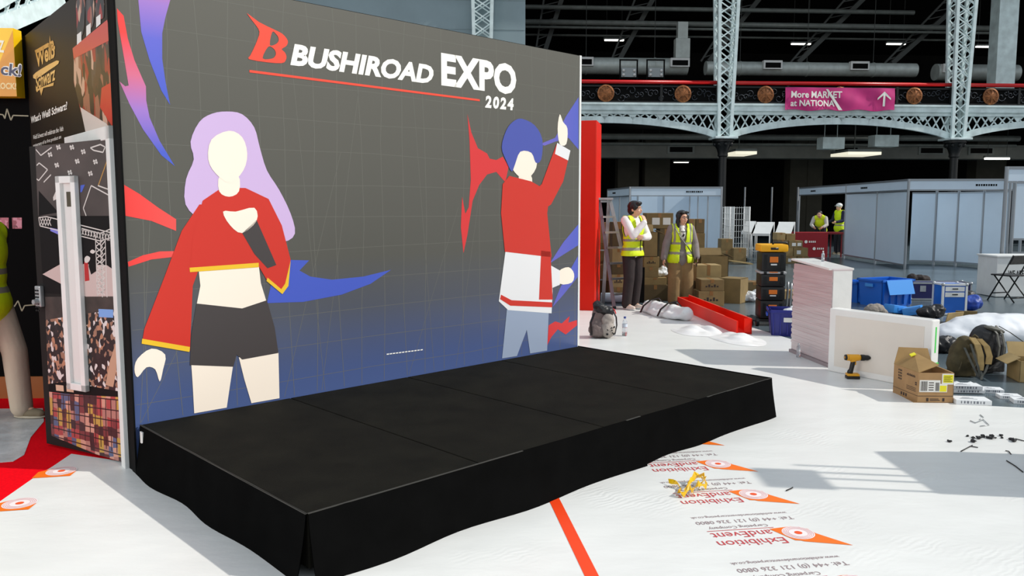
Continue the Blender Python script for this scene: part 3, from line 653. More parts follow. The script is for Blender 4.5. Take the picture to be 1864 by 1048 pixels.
# second figure
fig('figure_legs', [(922, 560), (998, 566), (995, 640), (964, 643), (958, 600), (940, 650), (913, 652)], p_jean, O, 0)
fig('figure_face', [(946, 268), (972, 280), (975, 305), (958, 326), (940, 318), (930, 298)], p_skin, O+3*S)
fig('figure_neck', [(945, 312), (965, 318), (966, 338), (946, 336)], p_skin, O+S)
fig('figure_hair', [(948, 216), (972, 228), (986, 254), (984, 290), (974, 296), (966, 278), (946, 276), (936, 300), (930, 312), (920, 292), (912, 268), (920, 238), (932, 222)], p_blue, O+4*S)
fig('figure_hand', [(1018, 262), (1014, 234), (1018, 208), (1024, 222), (1032, 234), (1030, 262)], p_skin, O)
fig('figure_sleeve', [(1012, 262), (1036, 278), (1024, 330), (1002, 372), (962, 398), (940, 380), (985, 335)], p_redc, O+3*S, 0)
fig('figure_cuff', [(1013, 260), (1037, 274), (1033, 292), (1009, 280)], p_w, O+4*S, 0)
fig('figure_jacket', [(926, 320), (966, 330), (1000, 350), (995, 388), (1003, 468), (918, 458), (911, 388), (914, 335)], p_redc, O+2*S, 0)
fig('figure_jacket_hem', [(920, 450), (1000, 458), (1005, 530), (1003, 570), (924, 564), (907, 548)], p_w, O+S, 0)
fig('figure_jacket_side', [(984, 456), (1001, 458), (1005, 545), (980, 545)], p_redc, O+2*S, 0)
fig('figure_jacket_band', [(911, 536), (930, 546), (1004, 550), (1004, 559), (928, 556), (909, 544)], p_redc, O+3*S, 0)
fig('figure_sleeve', [(1000, 482), (1018, 492), (1018, 518), (1004, 524)], p_w, O+S, 0)
fig('figure_hand', [(1016, 494), (1034, 486), (1044, 498), (1040, 514), (1018, 516)], p_skin, O)

# ================================================================== SIDE WALL WITH DOOR
SA = R(180-49.3); SPL = Plane(-2.29, 4.79, SA); SD = .0
side = thing('side_wall', 'dark brown printed side wall with gold logo and wall photos', 'display wall', (-2.29, 4.79, 0), SA)
m_side = mat('dark_brown_print', rgb(38, 30, 23), .5, spec=.2, noise=.1, nscale=2)
# local x runs back along the wall, local +y is ... towards the viewer's left
b = MB(); b.span((1.2, -.05, 0), (2.55, 0, 3.0)); b.span((.07, -.05, 2.1), (1.2, 0, 3.0)); b.span((.07, -.05, 0), (.16, 0, 2.1)); b.build('panel', m_side, side)
b = MB(); b.span((-.02, .001, 0), (.05, .012, 3.0)); b.build('black_edge', m_black, side)
def SM(off): return lambda x, y: (x, off, y)
def sl_(pts): return [SPL.pt(*p) for p in pts]
ph = sl_([(135, 90), (203, 72), (207, 232), (175, 246), (158, 248), (148, 205), (135, 150)])
m_crowd = cells_mat('crowd_photo', [rgb(24, 20, 20), rgb(60, 40, 36), rgb(28, 24, 26), rgb(150, 96, 78), rgb(36, 30, 30), rgb(196, 160, 140), rgb(150, 36, 34), rgb(70, 60, 58)], 16, (1, 1, .62))
placed('photo_print', flat2d([ph]), SM(.002), m_crowd, side)
placed('red_stripe_print', flat2d([sl_([(133, 88), (196, 36), (203, 72), (135, 107)])]), SM(.003), mat('dull_red_print', rgb(196, 72, 62), .4), side)
for px, pw in ((146, 9), (163, 9), (181, 9)):
    placed('photo_print', flat2d([smoothloop(sl_([(px-6, 2), (px+8, -8), (px+9, 28), (px+6, 62-(px-146)*.8), (px-4, 66-(px-146)*.8), (px-6, 30)]), 2)]), SM(.0025), m_crowd, side)
    placed('photo_print', flat2d([sl_([(px-5, 63-(px-146)*.9), (px+3, 57-(px-146)*.9), (px+3, 75-(px-146)*.9), (px-5, 82-(px-146)*.9)])]), SM(.003), m_white, side)
placed('table_print', flat2d([sl_([(147, 195), (195, 225), (200, 233), (172, 246), (158, 247)])]), SM(.003), mat('photo_table_white', rgb(214, 200, 192), .4), side)
placed('photo_print', flat2d([sl_([(186, 160), (203, 150), (206, 232), (200, 222), (183, 195)])]), SM(.0032), mat('photo_red_coat', rgb(190, 44, 40), .4), side)
m_gold = ramp_mat('gold_print', [(0, rgb(176, 130, 60)), (.5, rgb(236, 196, 120)), (1, rgb(196, 146, 70))], (0, 0, 1), 2.35, 2.85)
def sfit(body, bl, br, tl, m, off=.003, bold=.02, parent=None, name='lettering'):
    p, q, r = [Vector(SPL.pt(*k)) for k in (bl, br, tl)]
    placed(name, text2d(body, bold), lambda x, y: tuple((p.x+(q-p).x*x+(r-p).x*y, off, p.y+(q-p).y*x+(r-p).y*y)), m, side)
sfit('Weiß', (67, 124), (101, 104), (65, 94), m_gold, bold=.03, name='gold_logo')
sfit('Schwarz', (66, 164), (101, 146), (66, 138), m_gold, bold=.02, name='gold_logo')
placed('gold_logo', flat2d([sl_([(90, 88), (91.5, 64), (94, 84), (95, 98), (90, 100)])]), SM(.003), m_gold, side)
placed('gold_logo', flat2d([smoothloop(sl_([(61, 137), (75, 126), (104, 110), (107, 116), (90, 128), (66, 144)]), 2)]), SM(.003), m_gold, side)
placed('gold_logo', flat2d([sl_([(64, 92), (88, 78), (101, 84), (101, 90), (88, 86), (66, 98)])]), SM(.003), m_gold, side)
placed('gold_logo', flat2d([sl_([(66, 163), (99, 150), (98, 156), (80, 160), (76, 174), (73, 163), (68, 168)])]), SM(.0034), m_gold, side)
sfit("What's Weiß Schwarz?", (57, 225), (123, 199), (57, 212), m_print, bold=.02)
sfit('Weiß Schwarz will celebrate the 16th', (61, 254), (116, 238), (61, 246), m_print, bold=.0)
sfit('anniversary of its first product on', (61, 270), (112, 254), (61, 262), m_print, bold=.0)
b = MB(); j0 = .115
b.span((.12, .0, 0), (.2, .035, 2.1), .004); b.span((.12, 0, 2.02), (1.24, .035, 2.1), .004); b.build('door_frame', m_white, side)

# open door
h0, d1 = G(231, 846), G(85, 812); DA = math.atan2((d1-h0).y, (d1-h0).x); DPL = Plane(h0.x, h0.y, DA); DW = (d1-h0).length
door = thing('photo_door', 'dark door covered in event photos standing ajar in the side wall', 'door', (h0.x, h0.y, 0), DA)
DT = DPL.pt(66, 266)[1]
b = MB(); b.span((.0, -.045, .02), (DW, 0, DT), .003); b.build('leaf', mat('dark_door', rgb(30, 28, 27), .6, spec=.15), door)
def DM(off): return lambda x, y: (x, off, y)
def dl(pts): return [DPL.pt(*p) for p in pts]
def dpoly(name, pts, m, off): return placed(name, flat2d([dl(pts)]), DM(off), m, door)
zd = lambda pts: zpts(pts, 3.275, 0, 240); ze = lambda pts: zpts(pts, 2.494, 0, 540)
dpoly('photo_print', zd([(210, 85), (650, 40), (660, 500), (228, 500)]), mat('photo_ceiling', rgb(70, 58, 56), .4, noise=.4, nscale=3), .001)
dpoly('photo_print', zd([(232, 500), (662, 500), (690, 990), (260, 960)]), mat('photo_black', rgb(14, 12, 13), .6, spec=.15), .001)
dpoly('photo_print', zd([(232, 350), (350, 480), (232, 500)]), MATS['photo_black'], .0014)
# photo 1: screens and little propeller lights
def dsegs(name, lists, m, off, w_=.004):
    it = []
    for l in lists:
        q = dl(l); it += [(seg(a, c, w_), DM(off)) for a, c in zip(q, q[1:])]
    return multi(name, it, m, door)
m_pl = mat('pale_photo_line', rgb(206, 200, 196), .4)
dsegs('screen_outline_print', [zd([(215, 105), (245, 140), (310, 92)]), zd([(220, 200), (235, 185), (285, 225), (232, 290), (220, 280)]), zd([(262, 300), (305, 255)]), zd([(545, 320), (498, 455), (515, 500)]), zd([(545, 320), (655, 380)]), zd([(585, 320), (655, 345)]), zd([(540, 95), (600, 75), (628, 90), (615, 122), (560, 110), (540, 95)])], m_pl, .0016)
dsegs('gold_line_print', [zd([(588, 318), (640, 170)])], m_gold, .0016)
props = []
for x, y in ((300, 135), (430, 92), (498, 118), (340, 198), (462, 175), (570, 178), (418, 242), (540, 248), (350, 92)):
    for a in (.5, 2.1):
        props += [zd([(x-15*math.cos(a), y-15*math.sin(a)), (x+15*math.cos(a), y+15*math.sin(a))])]
dsegs('lamp_print', props, m_pl, .0017, .007)
dpoly('blue_screen_print', zd([(482, 318), (508, 314), (490, 358), (480, 360)]), fl4, .0018)
dpoly('screen_print', zd([(355, 320), (340, 400), (320, 410), (318, 390), (340, 340)]), m_pl, .0018)
# photo 2: truss stage
dpoly('floor_print', zd([(255, 848), (375, 780), (640, 795), (690, 830), (690, 990), (520, 985), (384, 915)]), mat('photo_stage_floor', rgb(196, 176, 172), .4), .0015)
tr = [zd([(232, 510), (280, 505), (660, 600)]), zd([(240, 560), (300, 575), (600, 650), (668, 628)]), zd([(488, 575), (600, 605), (668, 575)]), zd([(232, 510), (240, 560)]), zd([(570, 610), (582, 980)]), zd([(600, 610), (612, 985)]), zd([(628, 620), (640, 985)])]
for k in range(9):
    y = 650+k*36; tr.append(zd([(572+k, y), (612+k*2, y+34)])); tr.append(zd([(612+k*2, y), (572+k, y+34)])); tr.append(zd([(628, y), (604, y+30)]))
for k in range(10): x = 490+k*17; tr.append(zd([(x, 580+k*3), (x+10, 612+k*4)])); tr.append(zd([(x+12, 580+k*3), (x, 612+k*4)]))
for k in range(4): x = 240+k*16; tr.append(zd([(x, 512), (x+18, 560)])); tr.append(zd([(x+18, 512), (x, 560)]))
dsegs('truss_print', tr, m_pl, .0019, .0035)
dpoly('blue_glow_print', zd([(300, 570), (368, 585), (368, 620), (302, 590)]), mat('photo_violet', rgb(120, 120, 210), .4), .0017)
dpoly('red_cape_print', zd([(503, 775), (525, 770), (535, 885), (508, 890)]), mat('photo_red', rgb(176, 24, 28), .4), .0021)
dpoly('performer_print', zd([(540, 720), (572, 715), (575, 830), (545, 850), (530, 800)]), MATS['photo_black'], .0021)
placed('performer_print', flat2d([smoothloop(dl(zd([(505, 755), (520, 738), (540, 750), (530, 775), (510, 780)])), 2)]), DM(.0023), m_pl, door)
placed('performer_print', flat2d([smoothloop(dl(zd([(538, 715), (552, 700), (570, 712), (556, 726)])), 2)]), DM(.0023), m_pl, door)
# photo 3: seated crowd, photo 4: wall of covers
dpoly('photo_print', ze([(205, 0), (525, -2), (548, 455), (220, 395)]), cells_mat('hall_crowd_photo', [rgb(18, 16, 18), rgb(26, 22, 24), rgb(150, 112, 92), rgb(20, 18, 20), rgb(36, 30, 32), rgb(214, 206, 204), rgb(24, 22, 24), rgb(176, 126, 98)], 42, (1, 1, .8)), .0014)
dpoly('photo_print', ze([(205, 0), (525, -2), (528, 60), (400, 75), (208, 105)]), mat('photo_hall_dark', rgb(58, 48, 44), .4, noise=.5, nscale=12), .0016)
dpoly('blue_screen_print', ze([(448, 55), (515, 58), (515, 95), (450, 92)]), mat('photo_screen_blue', rgb(120, 160, 220), .4), .0018)
dpoly('aisle_print', ze([(500, 290), (530, 200), (530, 330), (515, 410), (480, 400)]), mat('photo_aisle', rgb(190, 150, 124), .4), .0018)
dpoly('photo_print', ze([(222, 395), (548, 430), (560, 750), (440, 715), (235, 630)]), cells_mat('covers_photo', [rgb(90, 40, 40), rgb(176, 120, 110), rgb(120, 52, 54), rgb(206, 150, 132), rgb(60, 34, 38), rgb(168, 66, 66), rgb(190, 150, 70), rgb(86, 96, 130)], 17, (1.25, 1, .95), rnd=.25), .0014)
cv = []
for k in range(6):
    cv.append(ze([(238, 440+k*38), (556, 470+k*50)]))
for k in range(14): cv.append(ze([(240+k*24, 436+k*2.5), (244+k*24, 600+k*9)]))
dsegs('cover_gap_print', cv, mat('photo_gap', rgb(58, 30, 32), .4), .0017, .004)
dpoly('photo_edge_print', ze([(222, 395), (300, 385), (548, 430), (548, 455), (300, 440), (222, 430)]), MATS['photo_black'], .0018)
dsegs('calendar_print', [ze([(255, 412), (290, 416)]), ze([(303, 416), (335, 420)])], mat('photo_paper', rgb(206, 176, 150), .4), .002, .02)
# white narrow window frame
wf = dl([(107, 321), (143, 319), (163, 709), (130, 709)]); xa = (wf[0][0]+wf[3][0])/2; xb = (wf[1][0]+wf[2][0])/2; za = wf[3][1]+.01; zb_ = wf[0][1]
x0, x1 = min(xa, xb), max(xa, xb); b = MB(); t_ = .045
b.span((x0, 0, za), (x0+t_, .03, zb_), .004); b.span((x1-t_, 0, za), (x1, .03, zb_), .004); b.span((x0, 0, za), (x1, .03, za+t_), .004); b.span((x0, 0, zb_-t_), (x1, .03, zb_), .004)
wfo = b.build('vision_panel_frame', m_white, door)
b = MB(); b.span((x0+t_, .0, za+t_), (x1-t_, .008, zb_-t_)); b.build('papered_pane', mat('white_paper', rgb(214, 214, 212), .7), wfo)
sl4 = dl([(123, 349), (136, 348), (137, 376), (125, 376)]); b = MB(); b.span((sl4[1][0], .008, sl4[3][1]), (sl4[0][0], .0095, sl4[0][1])); b.build('peep_slot', mat('slot_olive', rgb(70, 62, 44), .3), wfo)
k0 = dl([(66, 519), (76, 519), (80, 557), (70, 557)]); b = MB(); kx0, kx1, kz0, kz1 = DW-.075, DW-.015, k0[3][1], k0[0][1]
b.span((kx0, 0, kz0), (kx1, .03, kz1), .008); lk = b.build('keypad_lock', m_alu, door)
b = MB()
for r_ in range(7):
    for c_ in range(2): b.cyl((kx0+.02+c_*.022, .03, kz1-.03-r_*.022), (kx0+.02+c_*.022, .036, kz1-.03-r_*.022), .006, None, 8)
b.build('lock_button', m_iron, lk); b = MB(); b.cyl((kx0+.03, .03, kz0+.035), (kx0+.03, .06, kz0+.035), .02, .017, 14); b.build('lock_knob', m_alu, lk, 40)
b = MB(); b.span((-.012, -.02, .85), (.012, .012, 1.0)); b.build('hinge', m_alu, door); b = MB(); b.span((-.012, -.02, 1.7), (.012, .012, 1.8)); b.build('hinge', m_alu, door)

# ---- black stand wall at the far left with yellow header
e0 = SPL.w(2.55, -.02); bw = thing('black_stand_wall', 'black stand wall with white pulse line and pink pictures at far left', 'display wall', (e0.x, e0.y, 0), R(2))
b = MB(); b.span((-3, 0, .19), (0, .08, 3.0)); b.build('panel', mat('deep_black', rgb(5, 5, 6), .8, spec=.08), bw)
b = MB(); b.span((-3, -.015, 0), (0, .08, .19)); b.build('plinth', mat('orange_brown_plinth', rgb(150, 84, 22), .5), bw)
BPL = Plane(e0.x, e0.y, R(2))
def BM(off): return lambda x, y: (x, -off, y)
def bsegs(name, lists, m, w_=.005):
    it = []
    for l in lists:
        q = [BPL.pt(*p) for p in l]; it += [(seg(a, c, w_), BM(.002)) for a, c in zip(q, q[1:])]
    multi(name, it, m, bw)
m_pulse = mat('pale_gold_print', rgb(150, 144, 120), .5)
bsegs('pulse_line_print', [[(-120, 208), (0, 208), (6, 209), (9, 216), (13, 198), (20, 219), (24, 210), (52, 211)], [(-150, 560), (0, 559), (26, 558), (33, 547), (40, 566), (45, 556), (68, 554)]], m_pulse)
for l in ([(0, 396), (16, 396), (16, 416), (0, 416)], [(22, 396), (40, 396), (40, 416), (23, 416)], [(-10, 425), (8, 425), (8, 445), (-10, 445)]):
    placed('pink_picture', flat2d([[BPL.pt(*p) for p in l]]), BM(.002), cells_mat('pink_picture_print', [rgb(150, 60, 80), rgb(206, 130, 150), rgb(180, 90, 110), rgb(120, 40, 60)], 40) if 'pink_picture_print' not in MATS else MATS['pink_picture_print'], bw)
bsegs('box_outline_print', [[(-10, 459), (11, 459), (11, 473), (-10, 473), (-10, 459)], [(-10, 488), (12, 489), (12, 502), (-10, 502), (-10, 488)]], mat('dim_outline_print', rgb(70, 70, 74), .5), .004)
yh = thing('yellow_header', 'yellow header box with dark blue and gold lettering above the black wall', 'sign', (e0.x, e0.y, 0), R(2))
m_yel = mat('yellow_header_print', rgb(250, 200, 16), .4); m_ora = mat('amber_header_print', rgb(226, 150, 14), .4)
zt_, zb2 = BPL.pt(40, 57)[1], BPL.pt(40, 179)[1]
b = MB(); b.span((-3, -.12, zb2), (-.05, -.001, zt_)); b.build('box', m_yel, yh)
YM = lambda off: (lambda x, y: (x, -.12-off, y))
YPL = Plane(e0.x+.12*math.sin(R(2)), e0.y-.12, R(2)); yl = lambda pts: [YPL.pt(*p) for p in pts]
placed('amber_panel', flat2d([[(min(a, -.052), max(zb2, min(zt_, z))) for a, z in yl([(46, 56), (52, 178), (-80, 178), (-80, 160), (0, 112)])]]), YM(.001), m_ora, yh)
def yfit(body, bl, br, tl, m, bold=.02, off=.003):
    p, q, r = [Vector(YPL.pt(*k)) for k in (bl, br, tl)]
    placed('lettering', text2d(body, bold), lambda x, y: tuple((p.x+(q-p).x*x+(r-p).x*y, -.12-off, p.y+(q-p).y*x+(r-p).y*y)), m, yh)
yfit('ck!', (1, 137), (39, 141), (3, 112), m_print, .07, .002); yfit('ck!', (1, 136), (38, 140), (3, 114), mat('navy_print', rgb(30, 34, 84), .4), .02)
yfit('ROCK!', (-6, 162), (30, 163), (-6, 150), mat('pale_amber_print', rgb(246, 216, 150), .4), .04)
yfit('Z', (-3, 95), (8, 96), (-3, 73), mat('silver_print', rgb(236, 232, 214), .4), .03)

# ================================================================== STAGE
stage = thing('stage', 'low black carpeted stage in front of the mural wall', 'stage', (-2.268, 4.813, 0), WA)
m_deck = mat('black_stage_carpet', rgb(22, 21, 16), .9, spec=.1, noise=.35, nscale=5, bump=.3, bscale=160)
m_skirt = mat('black_stage_skirt', rgb(12, 12, 12), .95, spec=.02, noise=.2, nscale=6)
m_seam = mat('seam_tape', rgb(50, 49, 44), .7)
for k in range(4):
    b = MB(); b.span((k*.999+.002, -2.0, .05), (k*.999+.995, -.012, .3), .006); b.build('deck', m_deck, stage)
def skirt(name, P0, P1, out, n=26, flare=.06, amp=.008):
    b = MB(); rows = []; rr = random.Random(int(P0[0]*100)+5)
    P0 = Vector(P0); P1 = Vector(P1); out = Vector(out)
    ph_ = [rr.random()*6 for _ in range(3)]
    for off in (0, .004):
        g = []
        for j in range(6):
            v = j/5; row = []
            for i in range(n+1):
                u_ = i/n; p = P0.lerp(P1, u_); fl_ = flare*(1-v)**1.3*(.7+.5*math.sin(u_*7+ph_[0])**2)+amp*.6*(1-v*.6)*math.sin(u_*19+ph_[1]+v*2)
                row.append(b.bm.verts.new(p+out*(fl_+off+.004)+Vector((0, 0, .006+.298*v))))
            g.append(row)
        for j in range(5):
            for i in range(n): b.bm.faces.new((g[j][i], g[j][i+1], g[j+1][i+1], g[j+1][i]))
    return b.build(name, m_skirt, stage, True)
skirt('skirt', (0, -.02, 0), (0, -2.0, 0), (-1, 0, 0), flare=.05)
skirt('skirt', (0, -2.0, 0), (2.32, -2.0, 0), (0, -1, 0), flare=.07)
skirt('skirt', (2.28, -2.0, 0), (4.0, -2.0, 0), (0, -1, 0), flare=.045)
skirt('skirt', (4.0, -2.0, 0), (4.0, 0, 0), (1, 0, 0), flare=.04)
for p_, q_, w_ in (((-.006, -.02, .302), (-.006, -2.0, .302), (.012, 0, 0)), ((0, -2.004, .303), (1.3, -2.004, .303), (0, .012, 0)), ((2.2, -2.004, .303), (2.34, -2.004, .305), (0, .012, 0)), ((3.1, -2.004, .303), (4.0, -2.004, .303), (0, .01, 0))):
    b = MB(); b.ribbon([p_, q_], w_, .002); b.build('edge_seam', m_seam, stage)
b = MB(); b.span((-.02, -.09, .2), (-.012, -.05, .27)); b.build('white_tag', m_white, stage)

# ================================================================== STAND WALLS, SHELL STANDS
RP = R(-12); ra = math.pi/2+RP
th = thing('red_wall', 'tall red laminate wall end standing past the mural wall', 'display wall', (1.29, 12.48, 0), R(-12))
b = MB(); hgt = EYE+(376-221)/FPX*12.4
b.span((-2.6, 0, .005), (0, .72, hgt), .004); b.build('panel', m_red, th)
b = MB(); b.span((-.012, -.003, .005), (.0, 0, hgt)); b.build('corner_trim', mat('bright_red_trim', rgb(238, 50, 20), .3), th)

m_shell = mat('white_shell_panel', rgb(206, 222, 236), .4, noise=.03, nscale=2); m_post = mat('shell_post', rgb(150, 156, 162), .35, .6)
def shell_stand(name, label, posts, panels, fascias, hgt, marks=()):
    """posts: points; panels: pairs of points with heights; fascias: pairs of points"""
    th = thing(name, label, 'exhibition stand', (posts[0][0], posts[0][1], 0)); o = Vector((posts[0][0], posts[0][1], 0))
    for p in posts:
        m = MB(); m.cyl(Vector((p[0], p[1], 0))-o, Vector((p[0], p[1], hgt))-o, .035, None, 8); m.build('post', m_post, th)
    for p, q, z0, z1 in panels:
        p = Vector((p[0], p[1], 0)); q = Vector((q[0], q[1], 0)); d = q-p
        m = MB(); c = (p+q)/2-o; m.box((c.x, c.y, (z0+z1)/2), (d.length-.05, .012, z1-z0), Matrix.Rotation(math.atan2(d.y, d.x), 3, 'Z')); m.build('wall_panel', m_shell, th)
        m = MB()
        for zc in (z0+.02, z1): m.box((c.x, c.y, zc), (d.length-.04, .03, .04), Matrix.Rotation(math.atan2(d.y, d.x), 3, 'Z'))
        m.build('panel_rail', m_post, th)
    for p, q in fascias:
        p = Vector((p[0], p[1], 0)); q = Vector((q[0], q[1], 0)); d = q-p; rot = Matrix.Rotation(math.atan2(d.y, d.x), 3, 'Z'); c = (p+q)/2-o
        m = MB(); m.box((c.x, c.y, hgt-.16), (d.length-.04, .02, .22), rot); f = m.build('fascia_board', m_shell, th)
        m = MB(); m.box((c.x, c.y, hgt-.025), (d.length, .05, .05), rot); m.box((c.x, c.y, hgt-.29), (d.length, .05, .03), rot); m.build('fascia_rail', m_post, f)
        nrm = Vector((d.y, -d.x, 0)).normalized()
        if nrm.dot(Vector((0, 0, 0))-(p+q)/2) < 0: nrm = -nrm
        m = MB(); ex = d.normalized()
        for k in range(9):
            cc = c+ex*(d.length*.12+.06*k)+nrm*.014
            m.box((cc.x, cc.y, hgt-.16), (.035+.015*(k % 3 == 0), .004, .05), rot)
        m.build('fascia_marks', m_black, f)
    return th
A = lambda px, Y: (D(px, 420, Y).x, Y)
cs = [A(1312, 25.9), A(1146, 25.9), A(1106, 29.5), A(1128, 28.0), A(1160, 28.6), A(1207, 28.6), A(1255, 28.6), A(1270, 28.0), A(1288, 27.0)]
shell_stand('shell_stand', 'white shell scheme stand behind the two workers and carton wall', cs,
    [(cs[1], cs[3], 0, 2.1), (cs[3], cs[2], 0, 2.1), (cs[4], cs[5], 0, 2.1), (cs[5], cs[6], 0, 2.1), (cs[6], cs[7], 0, 2.1), (cs[7], cs[8], 0, 2.1), (cs[8], cs[0], 0, 2.1), (A(1147, 28.6), cs[4], 0, 2.1)], [(cs[1], cs[0]), (cs[1], cs[2])], EYE+36/FPX*25.8)
PC = A(1650, 21.0)
rs = [PC, A(1595, 23.2), A(1538, 25.6), A(1453, 30.4), A(1702, 22.6), A(1742, 22.2), A(1788, 21.4), A(1834, 20.6), A(1858, 20.6)]
shell_stand('shell_stand', 'large white shell scheme stand right of the red counter', rs,
    [(rs[0], rs[1], .08, 2.02), (rs[1], rs[2], .08, 2.02), (A(1656, 22.8), rs[4], .08, 2.0), (rs[4], rs[5], .08, 2.0), (rs[5], rs[6], .08, 2.0), (rs[6], rs[7], .08, 2.0)], [(rs[0], rs[2]), (rs[2], rs[3]), (rs[0], (rs[8][0], 20.8))], EYE+50/FPX*20.9)
ns = [A(1826, 15.2), A(1905, 15.2), A(1842, 16.2), A(1905, 16.2)]
shell_stand('shell_stand', 'nearest white shell scheme stand at the right picture edge', ns, [(ns[2], ns[3], .95, 2.1), (ns[2], ns[3], .0, .7)], [(ns[0], ns[1])], EYE+74/FPX*14.8)
for px, lb in ((1354, 'thin bare post right of the roll cages'), (1403, 'thin bare post between the two slanted display racks'), (1450, 'thin bare post left of the red counter')):
    p = A(px, 28.5); m = MB(); m.cyl((0, 0, 0), (0, 0, 2.3), .03, None, 8); tag(m.build('stand_post', mat('dull_post', rgb(90, 94, 98), .5), None, True, (p[0], p[1], 0)), lb, 'post')

# ================================================================== CARTONS
def kraft(i, c): return mat('kraft_board_%s' % 'abcdef'[i], rgb(*c), .8, noise=.18, nscale=6)
KR = [kraft(0, (146, 122, 78)), kraft(1, (128, 106, 66)), kraft(2, (112, 92, 58)), kraft(3, (166, 142, 96)), kraft(4, (136, 114, 74)), kraft(5, (96, 79, 50))]
m_ptape = mat('brown_parcel_tape', rgb(150, 108, 62), .3); m_ink = mat('dark_ink', rgb(52, 40, 34), .6); m_label = mat('paper_label', rgb(228, 226, 220), .6)
crn = random.Random(21)
def carton(label, px0, px1, Y, z0, h, dep=.36, rz=0, k=None, marks=False, labels=0, open_=False, group=None, xw=None):
    if xw: X0, X1 = xw
    else: X0, X1 = D(px0, 480, Y).x, D(px1, 480, Y).x
    W_ = X1-X0; th = thing('cardboard_box', label, 'box', ((X0+X1)/2, Y+dep/2, z0), rz, group); k = KR[crn.randrange(6)] if k is None else KR[k]
    b = MB()
    if open_:
        t = .008
        b.span((-W_/2, -dep/2, 0), (W_/2, -dep/2+t, h)); b.span((-W_/2, dep/2-t, 0), (W_/2, dep/2, h)); b.span((-W_/2, -dep/2, 0), (-W_/2+t, dep/2, h)); b.span((W_/2-t, -dep/2, 0), (W_/2, dep/2, h)); b.span((-W_/2, -dep/2, 0), (W_/2, dep/2, t))
        b.build('body', k, th)
        for sg in (-1, 1):
            b = MB(); b.box((sg*(W_/2+.05), 0, h+.0), (.13, dep-.02, .006), Matrix.Rotation(sg*R(28), 3, 'Y')); b.build('flap', k, th)
        b = MB(); b.box((0, dep/2+.04, h+.06), (W_-.02, .006, .15), Matrix.Rotation(R(-30), 3, 'X')); b.build('flap', k, th)
    else:
        b.span((-W_/2, -dep/2, 0), (W_/2, dep/2, h), .006); b.build('body', k, th)
        b = MB(); b.span((-.028, -dep/2-.0012, h*.72), (.028, -dep/2, h)); b.span((-.028, -dep/2, h), (.028, dep/2, h+.001)); b.build('parcel_tape', m_ptape, th)
    if marks:
        b = MB()
        for i in range(5): b.span((-W_*.3+i*W_*.12, -dep/2-.001, h*.35), (-W_*.3+i*W_*.12+W_*.08, -dep/2, h*.35+h*.12*(1+(i % 2))))
        b.build('printed_marks', m_ink, th)
    for i in range(labels):
        b = MB(); x = -W_*.28+i*W_*.4; b.span((x, -dep/2-.0015, h*.25), (x+W_*.28, -dep/2, h*.7)); b.build('paper_label', m_label, th)
    return th
# column left of the man, behind the ladder
for i, (z, h, lb) in enumerate(((0, .25, 'lowest carton of the stack seen through the ladder'), (.25, .22, 'printed carton second from the floor seen through the ladder'), (.47, .17, 'shallow carton third from the floor seen through the ladder'), (.64, .3, 'fourth carton from the floor seen through the ladder'), (.94, .42, 'topmost tall carton of the stack between ladder and man'))):
    carton(lb, 1114, 1139, 13.7, z, h, .4, marks=(i == 1))
for i, (z, h, lb) in enumerate(((0, .32, 'lowest carton close against the red wall'), (.32, .3, 'second carton from the floor close against the red wall'), (.62, .36, 'third carton from the floor close against the red wall'), (.98, .36, 'topmost carton close against the red wall'))):
    carton(lb, 1091, 1110, 14.2, z, h, .4)
# between man and woman
for i, (x0, x1, z, h, k, lb) in enumerate(((1171, 1217, 0, .27, 5, 'wide dark carton on the floor between the man and woman'), (1172, 1214, .27, .13, 0, 'flat carton on the wide dark carton between man and woman'), (1172, 1199, .4, .18, 4, 'carton third from the floor right behind the man'), (1172, 1200, .58, .18, 0, 'carton fourth from the floor right behind the man'))):
    carton(lb, x0, x1, 13.9, z, h, .4, k=k, marks=(i == 3))
carton('open topped carton at chest height right behind the man', 1171, 1197, 13.9, .76, .42, .4, k=4, open_=True)
for z, lb in ((0, 'lowest carton of the rear stack between man and woman'), (.42, 'middle carton of the rear stack between man and woman'), (.82, 'top dark carton of the rear stack left of the woman')):
    carton(lb, 1200, 1223, 14.6, z, .4 if z else .42, .4, k=5 if z else 1)
carton('long carton with two white labels topping the pile between man and woman', 1175, 1224, 14.6, 1.225, .28, .4, k=1, labels=2)
for z, h, lb in ((0, .4, 'lowest carton just behind the woman'), (.4, .39, 'second carton from the floor just behind the woman'), (.79, .34, 'carton at shoulder height just right of the woman')):
    carton(lb, 1252, 1282, 15, z, h, .4, k=1)
carton('small upright carton topping the stack beside the woman face', 1250, 1264, 15, 1.132, .26, .3, k=0)
carton('small square carton topping the stack at its right end', 1265, 1281, 15, 1.132, .26, .3, k=2)
carton('carton half behind the woman legs', 1249, 1266, 13.75, 0, .36, .35, k=5)
carton('large open carton at the back of the group right of the woman', 1275, 1326, 14.35, 0, .74, .45, k=1, open_=True)
carton('tall light carton standing in front of the large open carton', 1268, 1313, 13.72, 0, .63, .4, k=3)
carton('lower carton of the pair standing nearest right of the woman', 1273, 1320, 13.1, 0, .245, .4, k=0, marks=True)
carton('upper carton of the pair standing nearest right of the woman', 1277, 1319, 13.1, .246, .19, .38, k=1, marks=True)
th = thing('cardboard_box', 'empty carton lying open on its side right of the carton pair', 'box', (D(1347, 500, 13.3).x, 13.45, 0), R(-35))
b = MB(); b.span((-.3, -.01, 0), (.06, 0, .42)); b.span((-.3, .36, 0), (.06, .37, .42)); b.span((.05, 0, 0), (.06, .36, .42)); b.span((-.3, 0, .41), (.06, .36, .42)); b.span((-.3, 0, 0), (.06, .36, .01)); b.build('body', KR[4], th)
